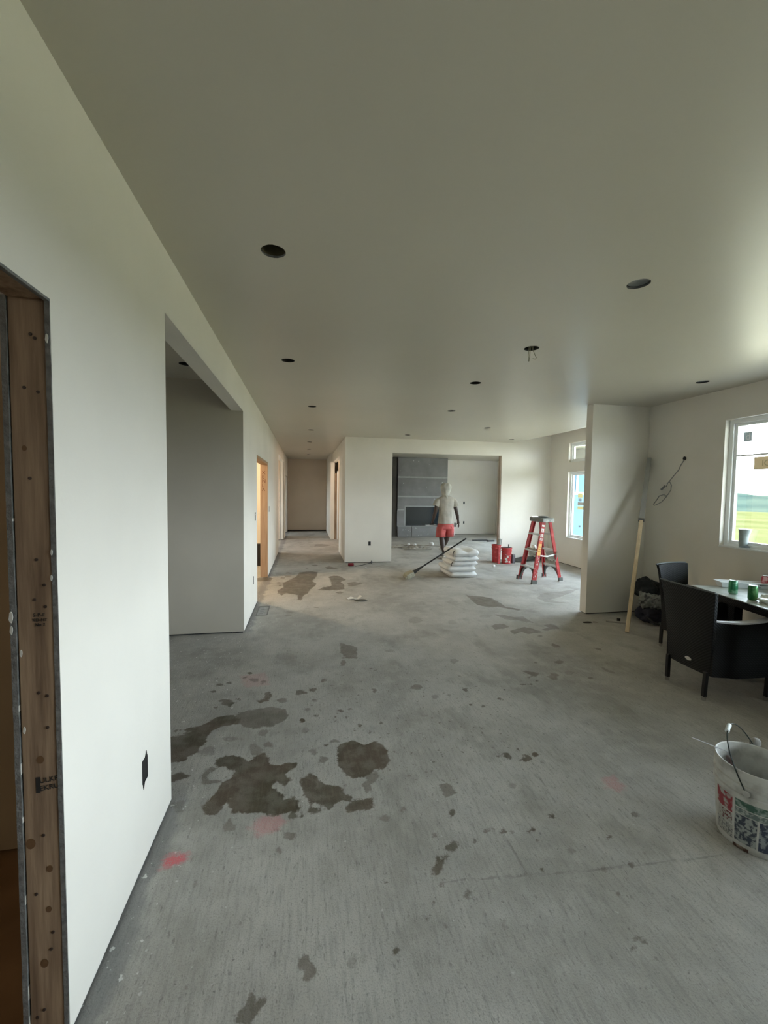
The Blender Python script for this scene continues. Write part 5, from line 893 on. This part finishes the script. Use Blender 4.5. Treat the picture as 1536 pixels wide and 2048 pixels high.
can((3.612,2.760,.7402),'darker green soda can nearest the table front edge',M('deep_green_can',(.015,.14,.04),.3,metal=.4,col2=(.10,.28,.10),vscale=12,vsharp=(.5,.6)))
can((4.17,3.08,.7402),'red and white soda can behind the white tray',M('red_can',(.50,.04,.07),.3,metal=.3,col2=(.75,.45,.48),vscale=22,vsharp=(.5,.6)),grp=None)
# white foam tray
tr = thing('foam_tray',(4.05,3.05,.74),'long white foam tray on the table behind the green cans','tray')
m = MB(); a0 = Vector((3.79,3.17,.742)); ux = Vector((.93,-.37,0)).normalized(); uy = Vector((.37,.93,0)).normalized(); Lh,Wd,Hh = .60,.10,.055
def q8(i,o_,z): return [a0-ux*o_-uy*o_+Vector((0,0,z)), a0+ux*(Lh+o_)-uy*o_+Vector((0,0,z)), a0+ux*(Lh+o_)+uy*(Wd+o_)+Vector((0,0,z)), a0-ux*o_+uy*(Wd+o_)+Vector((0,0,z))]
m.loft([q8(0,-.01,0),q8(0,.004,Hh-.008),q8(0,.016,Hh-.006),q8(0,.016,Hh),q8(0,-.004,Hh),q8(0,-.018,.008)], cap=True); m.build('tray_body', M('white_foam',(.84,.88,.9),.5), tr, bevel=.003)
m = MB(); b0 = a0+ux*.30-uy*.006+Vector((0,0,.036)); m.bar(b0,b0+ux*.17,.004,.006); b0 = a0+ux*.26-uy*.004+Vector((0,0,.016)); m.bar(b0,b0+ux*.05,.004,.005); m.build('slot_mark', BLK, tr)
t = thing('plastic_bag',(3.62,2.60,.74),'crumpled white plastic bag on the table at the right frame edge','bag'); heap((3.66,2.60,.765),(.085,.10,.03),3.6,'bag_body',M('thin_white_plastic',(.75,.82,.80),.3),t,amp=.3)
m = MB(); m.tube([(3.66,2.74,.745),(3.70,2.70,.775),(3.74,2.66,.755)], .008, 6); tag(m.build('plastic_fork', M('clear_plastic',(.7,.8,.78),.2), smooth=True),'white plastic fork beside the darker green can','cutlery')
for k,(x,y) in enumerate(((.12,-.35),(.30,-.55),(.22,-.75))):
    pass
# cup on the window sill
t = thing('paper_cup',(4.53,3.58,1.05),'grey dented cup standing on the right window sill','cup')
m = MB(); cc = (4.535,3.585,1.052); rings = []
for z,r_,dx in ((0,.036,0),(.01,.038,0),(.05,.038,.004),(.10,.040,.002),(.15,.046,-.004),(.185,.055,-.008),(.19,.056,-.008)):
    rings.append([(cc[0]+r_*math.cos(a)*(1+.05*math.sin(3*a+z*30)),cc[1]+dx+r_*math.sin(a)*(1+.06*math.cos(2*a+z*20)),cc[2]+z) for a in [2*PI*k/24 for k in range(24)]])
m.loft(rings); m.build('cup_body', M('grey_cup',(.32,.38,.38),.5,var=.15,vscale=14), t, smooth=True)
m = MB(); m.lathe([(.05,.0),(.042,.012),(.034,.02),(.001,.021)],(4.535,3.575,1.048),20); m.build('cup_base', M('grey_cup_foot',(.25,.31,.35),.5), t, smooth=True)

# ------------------------------------------------------------------ white paint bucket in the foreground
PB = M('scuffed_white_plastic',(.58,.58,.55),.5,col2=(.26,.25,.23),vscale=13,vsharp=(.48,.78),bump=.1,bscale=20)
BX,BY = 2.063,1.515
bk_ = thing('paint_bucket',(BX,BY,0),'white plastic bucket with worn red and green print in the right foreground','bucket')
prof = [(.001,.003),(.128,.003),(.131,.0),(.134,.006),(.140,.10),(.146,.235),(.154,.238),(.155,.262),(.149,.266),(.1485,.290),(.156,.293),(.1565,.305),(.150,.309),(.1495,.330),(.155,.334),(.1555,.366),(.152,.370),(.147,.368),(.143,.33),(.130,.02),(.001,.02)]
m = MB(); m.lathe(prof,(BX,BY,0),64); m.build('bucket_body', PB, bk_, smooth=True)
m = MB(); m.lathe([(.138,.175),(.120,.178),(.10,.17),(.05,.185),(.001,.18)],(BX,BY,0),40); m.v = [(x,y,z+.02*noise.noise(Vector((x*20,y*20,0)))) for x,y,z in m.v]; m.build('compound_residue', M('grey_residue',(.30,.30,.31),.8,var=.3,vscale=15), bk_, smooth=True)
def rad(z): return .134+(z-.006)/.229*.012
def wrap(a0_,a1_,z0,z1,mt,name,off=.0012,n=24,nzs=6):
    m = MB(); vs_ = []
    for j in range(nzs+1):
        z = z0+(z1-z0)*j/nzs
        for i in range(n+1):
            a = a0_+(a1_-a0_)*i/n; r_ = rad(z)+off; vs_.append((BX+r_*math.cos(a),BY+r_*math.sin(a),z))
    m.add(vs_, [(j*(n+1)+i,j*(n+1)+i+1,(j+1)*(n+1)+i+1,(j+1)*(n+1)+i) for j in range(nzs) for i in range(n)]); return m.build(name, mt, bk_, smooth=True)
def worn(name, ink, under, scale, lo, hi):
    return M(name, ink, .55, col2=under, vscale=scale, vsharp=(lo,hi), detail=7)
UND = (.42,.42,.39)
D = math.radians
wrap(D(152),D(186),.150,.230,worn('worn_red',(.30,.04,.05),UND,46,.47,.60),'red_print')
wrap(D(156),D(186),.095,.145,worn('worn_red_low',(.16,.05,.05),UND,80,.42,.50),'red_print')
wrap(D(190),D(330),.198,.232,worn('worn_green',(.05,.12,.085),(.30,.36,.33),40,.45,.60),'green_band')
wrap(D(190),D(330),.168,.194,worn('worn_green2',(.14,.18,.17),(.40,.43,.40),70,.45,.6),'green_band')
wrap(D(190),D(222),.035,.165,worn('worn_navy',(.045,.055,.075),(.33,.35,.34),60,.46,.55),'blue_print')
wrap(D(225),D(325),.030,.165,worn('worn_navy2',(.04,.05,.08),(.28,.31,.32),50,.46,.55),'blue_print')
wrap(D(152),D(187),.030,.090,worn('scribble',(.16,.16,.17),UND,110,.42,.50),'small_print')
wrap(D(188),D(212),.002,.018,worn('rust_stain',(.06,.025,.015),(.30,.25,.2),16,.5,.6),'rust_stain',off=.002)
# bail with white grip
m = MB(); e1 = Vector((BX-.075,BY-.14,.285)); e2 = Vector((BX+.075,BY+.14,.285)); gtop = Vector((1.888,1.462,.566))
def bez(a,b,c,d,t_): return a*(1-t_)**3+b*3*t_*(1-t_)**2+c*3*t_*t_*(1-t_)+d*t_**3
MID = Vector((BX-.135,BY-.035,.585))
hd = Vector((math.cos(D(206)),math.sin(D(206)),0)); pdv = Vector((math.cos(D(116)),math.sin(D(116)),0)); th = D(27); RB = .235
lean = Vector((0,0,1))*math.cos(th)+pdv*math.sin(th); CB = Vector((BX,BY,.280))
arc = [CB+hd*(.160*math.cos(PI*k/28))*(1+.0*k)+lean*(RB*math.sin(PI*k/28)**.8) for k in range(29)]
m = MB(); m.tube(arc, .0028, 8); m.build('bail', M('wire_bail',(.035,.045,.04),.4,metal=.6), bk_, smooth=True)
m = MB(); m.tube([arc[11],arc[12],arc[13],arc[14]], .0095, 14); m.build('bail_grip', M('white_grip',(.78,.84,.84),.4), bk_, smooth=True)
for s in (1,-1):
    m = MB(); p = CB+hd*s*.153; m.tube([p, p+hd*s*.010], .014, 14); m.build('bail_ear', PB, bk_, smooth=True)
# tools standing in the bucket
t = thing('drywall_knife',(1.93,1.60,.3),'thin steel knife blade sticking out left of the white bucket rim','tool')
m = MB(); m.bar((1.905,1.70,.385),(2.0,1.60,.366),.006,.0015); m.build('blade', M('dull_steel',(.30,.30,.29),.6,metal=.3), t); MB().bar((1.99,1.585,.352),(2.02,1.575,.22),.030,.016).build('knife_handle', M('maroon_handle',(.07,.035,.03),.6), t, bevel=.004)
t = thing('mixing_tool',(2.4,1.8,0),'grey knob of a tool standing behind the white bucket rim','tool')
m = MB(); m.tube([(2.42,1.82,.002),(2.34,1.735,.275)], .010, 8); m.build('shaft', BLK, t); blob((2.338,1.73,.295),(.030,.022,.026),6,amp=.1,sub=3).build('knob', M('dusty_knob',(.28,.27,.25),.7), t, smooth=True)

# ------------------------------------------------------------------ the worker
SKIN = M('dark_brown_skin',(.055,.033,.024),.55); TEE = M('beige_tee',(.44,.415,.365),.85,var=.12,vscale=9,bump=.9,bscale=9); WRAPC = M('cloth_wrap',(.47,.46,.41),.85,var=.22,vscale=16,bump=1.,bscale=14,stretch=(1,1,.4))
SHO = M('red_shorts',(.46,.085,.08),.7,var=.12,vscale=5,bump=.3,bscale=8); SHOE = M('pale_trainer',(.55,.55,.52),.6,var=.1,vscale=12)
pr = thing('person',(3.24,9.38,0),'person walking away in beige t-shirt, red shorts and white cloth wrapped on the head','person')
V = []; E_ = []; Rr = []
def chain(pts_, start=None):
    prev = start; out = []
    for p,r_ in pts_:
        V.append(p); Rr.append(r_ if isinstance(r_,tuple) else (r_,r_)); i = len(V)-1
        if prev is not None: E_.append((prev,i))
        prev = i; out.append(i)
    return out
sp_ = chain([((3.25,9.36,.95),(.135,.105)),((3.25,9.355,1.10),(.130,.095)),((3.25,9.365,1.27),(.150,.105)),((3.25,9.37,1.40),(.135,.095)),((3.25,9.375,1.485),.058),((3.248,9.385,1.555),.058),((3.247,9.395,1.63),(.078,.092)),((3.247,9.392,1.70),(.076,.088))])
legL = chain([((3.165,9.36,.88),.100),((3.165,9.375,.70),.085),((3.165,9.385,.51),.064),((3.17,9.34,.36),.066),((3.20,9.315,.20),.042),((3.205,9.31,.09),.036),((3.205,9.40,.045),(.036,.03)),((3.205,9.50,.035),(.036,.022))], sp_[0])
legR = chain([((3.335,9.37,.88),.100),((3.355,9.47,.71),.085),((3.385,9.585,.545),.066),((3.38,9.66,.40),.066),((3.355,9.77,.25),.042),((3.35,9.835,.155),.036),((3.35,9.93,.135),(.036,.03)),((3.35,10.02,.16),(.036,.022))], sp_[0])
armL = chain([((3.09,9.37,1.40),.055),((3.04,9.36,1.32),.056),((2.995,9.34,1.14),.047),((2.975,9.38,1.02),.044),((2.965,9.435,.91),.026),((2.950,9.46,.865),(.034,.018)),((2.943,9.475,.825),(.034,.016))], sp_[3])
armR = chain([((3.41,9.37,1.40),.055),((3.455,9.36,1.32),.056),((3.505,9.345,1.14),.047),((3.545,9.37,1.02),.044),((3.575,9.40,.905),.026),((3.585,9.41,.855),(.018,.034)),((3.592,9.415,.815),(.016,.036))], sp_[3])
roots = [0]
def finger(p0, dirs, r_):
    roots.append(len(V)); p = Vector(p0); pts_ = [(tuple(p), r_)]
    for k,d in enumerate(dirs): p = p+Vector(d); pts_.append((tuple(p), r_*(.94-.07*k)))
    chain(pts_)
for k,(dy,l) in enumerate(((-.030,.026),(-.010,.030),(.011,.028),(.030,.022))):      # relaxed right hand, slightly curled
    finger((3.591,9.413+dy,.822), [(.004,0,-l*1.15),(-.001,.002,-l),(-.007,.002,-l*.85)], .0085)
finger((3.582,9.445,.855), [(-.002,.020,-.018),(-.006,.012,-.022),(-.005,.004,-.018)], .0095)
for k,(dx,l) in enumerate(((-.030,.026),(-.010,.029),(.011,.028),(.030,.023))):      # left hand closed round the trowel handle
    finger((2.944+dx,9.474,.832), [(0,.006,-l),(0,-.018,-l*.75),(0,-.020,.006),(0,-.002,.016)], .0085)
finger((2.978,9.462,.860), [(.010,.004,-.018),(-.004,-.006,-.022),(-.014,-.006,-.012)], .0095)
me = bpy.data.meshes.new('body'); me.from_pydata(V, E_, []); bo = bpy.data.objects.new('body', me); C.objects.link(bo)
me.materials.append(SKIN); sk = bo.modifiers.new('skin','SKIN'); sk.use_smooth_shade = True; sk.branch_smoothing = .4
lay = me.skin_vertices[0].data if len(me.skin_vertices) else None
if lay is None:
    bm = bmesh.new(); bm.from_mesh(me); bm.verts.layers.skin.verify(); bm.to_mesh(me); bm.free(); lay = me.skin_vertices[0].data
for i,r_ in enumerate(Rr): lay[i].radius = r_; lay[i].use_root = i in roots
su = bo.modifiers.new('sub','SUBSURF'); su.levels = 2; su.render_levels = 2
bo.parent = pr; bo.matrix_parent_inverse = Matrix.Translation(-Vector(pr.location))
def ring(c, rx, ry, n=40, seed=0, amp=0, fold=9, tilt=0):
    out = []
    for k in range(n):
        a = 2*PI*k/n; j = 1+amp*(noise.noise(Vector((math.cos(a)*2.2+seed,math.sin(a)*2.2,c[2]*5)))+.35*math.sin(fold*a+c[2]*14+seed))
        out.append((c[0]+rx*j*math.cos(a), c[1]+ry*j*math.sin(a), c[2]+tilt*math.sin(a)))
    return out
X_ = 3.25
m = MB(); m.loft([ring((X_,9.36,z),rx,ry,seed=1,amp=am) for z,rx,ry,am in ((.835,.192,.156,.08),(.90,.184,.150,.08),(1.0,.168,.142,.08),(1.12,.166,.136,.07),(1.24,.184,.138,.06),(1.34,.200,.136,.04),(1.40,.212,.126,.03),(1.44,.196,.112,.02),(1.468,.150,.096,.01),(1.48,.11,.085,.0),(1.490,.088,.080,.0),(1.498,.070,.070,0))], cap=False)
m.build('torso_dummy', TEE) if False else None
for s in (-1,1):
    pts_ = [(X_+s*.120,9.365,1.400),(X_+s*.170,9.365,1.388),(X_+s*.208,9.36,1.345),(X_+s*.232,9.358,1.29),(X_+s*.250,9.357,1.245)]
    m.tube(pts_, [.060,.073,.078,.080,.083], 20, cap=False)
o = m.build('t_shirt', TEE, pr, smooth=True); s_ = o.modifiers.new('s','SOLIDIFY'); s_.thickness = .006; o.modifiers.new('sub','SUBSURF').render_levels = 1
m = MB(); m.loft([ring((X_,9.37,z),rx,ry,seed=5,amp=.03) for z,rx,ry in ((.93,.155,.125),(.88,.168,.138),(.80,.192,.150),(.74,.205,.155),(.71,.205,.150))], cap=False)
for s,cy_ in ((-1,9.375),(1,9.435)):
    m.loft([ring((X_+s*x,y,z),rx,ry,seed=7+s,amp=.07,fold=7,tilt=-.015) for x,y,z,rx,ry in ((.095,9.37,.76,.108,.148),(.10,(9.37+cy_)/2,.68,.112,.138),(.112,cy_,.60,.112,.128),(.118,cy_+.02*s,.512,.114,.124))], cap=False)
o = m.build('shorts', SHO, pr, smooth=True); s_ = o.modifiers.new('s','SOLIDIFY'); s_.thickness = .006
m = MB(); m.bar((X_+.208,9.34,.82),(X_+.222,9.36,.56),.012,.018,upv=(0,1,0)); m.build('side_stripe', WHT, pr)
m = MB(); m.loft([ring((3.247,9.388,z),rx,ry,seed=3,amp=am,fold=6) for z,rx,ry,am in ((1.465,.105,.092,.16),(1.50,.088,.086,.16),(1.54,.094,.100,.16),(1.59,.112,.112,.15),(1.645,.126,.122,.14),(1.70,.130,.124,.14),(1.745,.120,.114,.13),(1.778,.088,.084,.12),(1.792,.045,.045,.06),(1.795,.01,.01,0))], cap=False)
wr = m.build('head_wrap', WRAPC, pr, smooth=True); s_ = wr.modifiers.new('s','SOLIDIFY'); s_.thickness = .007; wr.modifiers.new('sub','SUBSURF').render_levels = 1
m = MB(); m.tube([(3.22,9.285,1.50),(3.235,9.272,1.46),(3.24,9.262,1.40),(3.232,9.258,1.33),(3.238,9.258,1.28)], [.02,.03,.026,.020,.008], 8); m.build('wrap_tail', WRAPC, wr, smooth=True)
m = MB(); m.bar((3.215,9.278,1.468),(3.25,9.275,1.462),.012,.018); m.build('collar_gap', BLK, pr)
# simple face below the wrap, turned away from the camera
m = MB(); m.tube([(3.247,9.482,1.655),(3.247,9.500,1.625),(3.247,9.492,1.612)], [.008,.013,.010], 8); m.build('nose', SKIN, pr, smooth=True)
for s in (-1,1): blob((3.247+s*.031,9.478,1.660),(.011,.007,.007),1,amp=0,sub=2).build('eye', WHT, pr, smooth=True)
m = MB(); m.tube([(3.222,9.478,1.588),(3.247,9.486,1.586),(3.272,9.478,1.588)], .006, 6); m.build('mouth', M('lip',(.10,.04,.035),.5), pr, smooth=True)
for (fx,fy,fz,pit) in ((3.205,9.31,.0,0),(3.35,9.83,.095,.28)):
    m = MB(); rs = []
    for k,(dy,w_,h0,h1) in enumerate(((-.065,.026,.004,.055),(-.055,.036,.0,.085),(-.01,.038,.0,.092),(.05,.040,.0,.078),(.11,.046,.0,.058),(.17,.044,.0,.045),(.205,.028,.006,.034))):
        r_ = []
        for q in range(14):
            a = 2*PI*q/14; y = fy+dy*math.cos(pit); z = fz+(h0+h1)/2+(h1-h0)/2*math.sin(a)+dy*math.sin(pit)*.6; r_.append((fx+w_*math.cos(a), y, max(.001,z)))
        rs.append(r_)
    m.loft(rs); sh = m.build('shoe', SHOE, pr, smooth=True)
    m = MB(); m.loft([[(fx+(r_)*math.cos(a),fy+.0+r_*math.sin(a),fz+z) for a in [2*PI*q/16 for q in range(16)]] for z,r_ in ((.07,.045),(.12,.043),(.15,.046))]); m.build('sock', WHT if fy > 9.5 else M('grey_sock',(.25,.25,.24),.8), sh, smooth=True)
m = MB(); m.bar((3.462,9.30,.86),(3.47,9.31,.76),.03,.03); m.build('pouch', BLK, pr, bevel=.006)
tw = thing('plastering_trowel',(2.93,9.46,.80),'white plasterer trowel held in the left hand of the person','tool')
m = MB(); m.bar((2.80,9.455,.790),(3.05,9.475,.797),.11,.006); m.build('blade', M('pale_blade',(.62,.66,.68),.4), tw); m = MB(); m.tube([(2.89,9.462,.806),(3.0,9.47,.806)], .013, 8); m.build('handle', BLK, tw, smooth=True)
# recheck names: every building piece of the setting carries its kind
for o in list(bpy.data.objects):
    if o.type == 'LIGHT' or o.type == 'CAMERA': continue
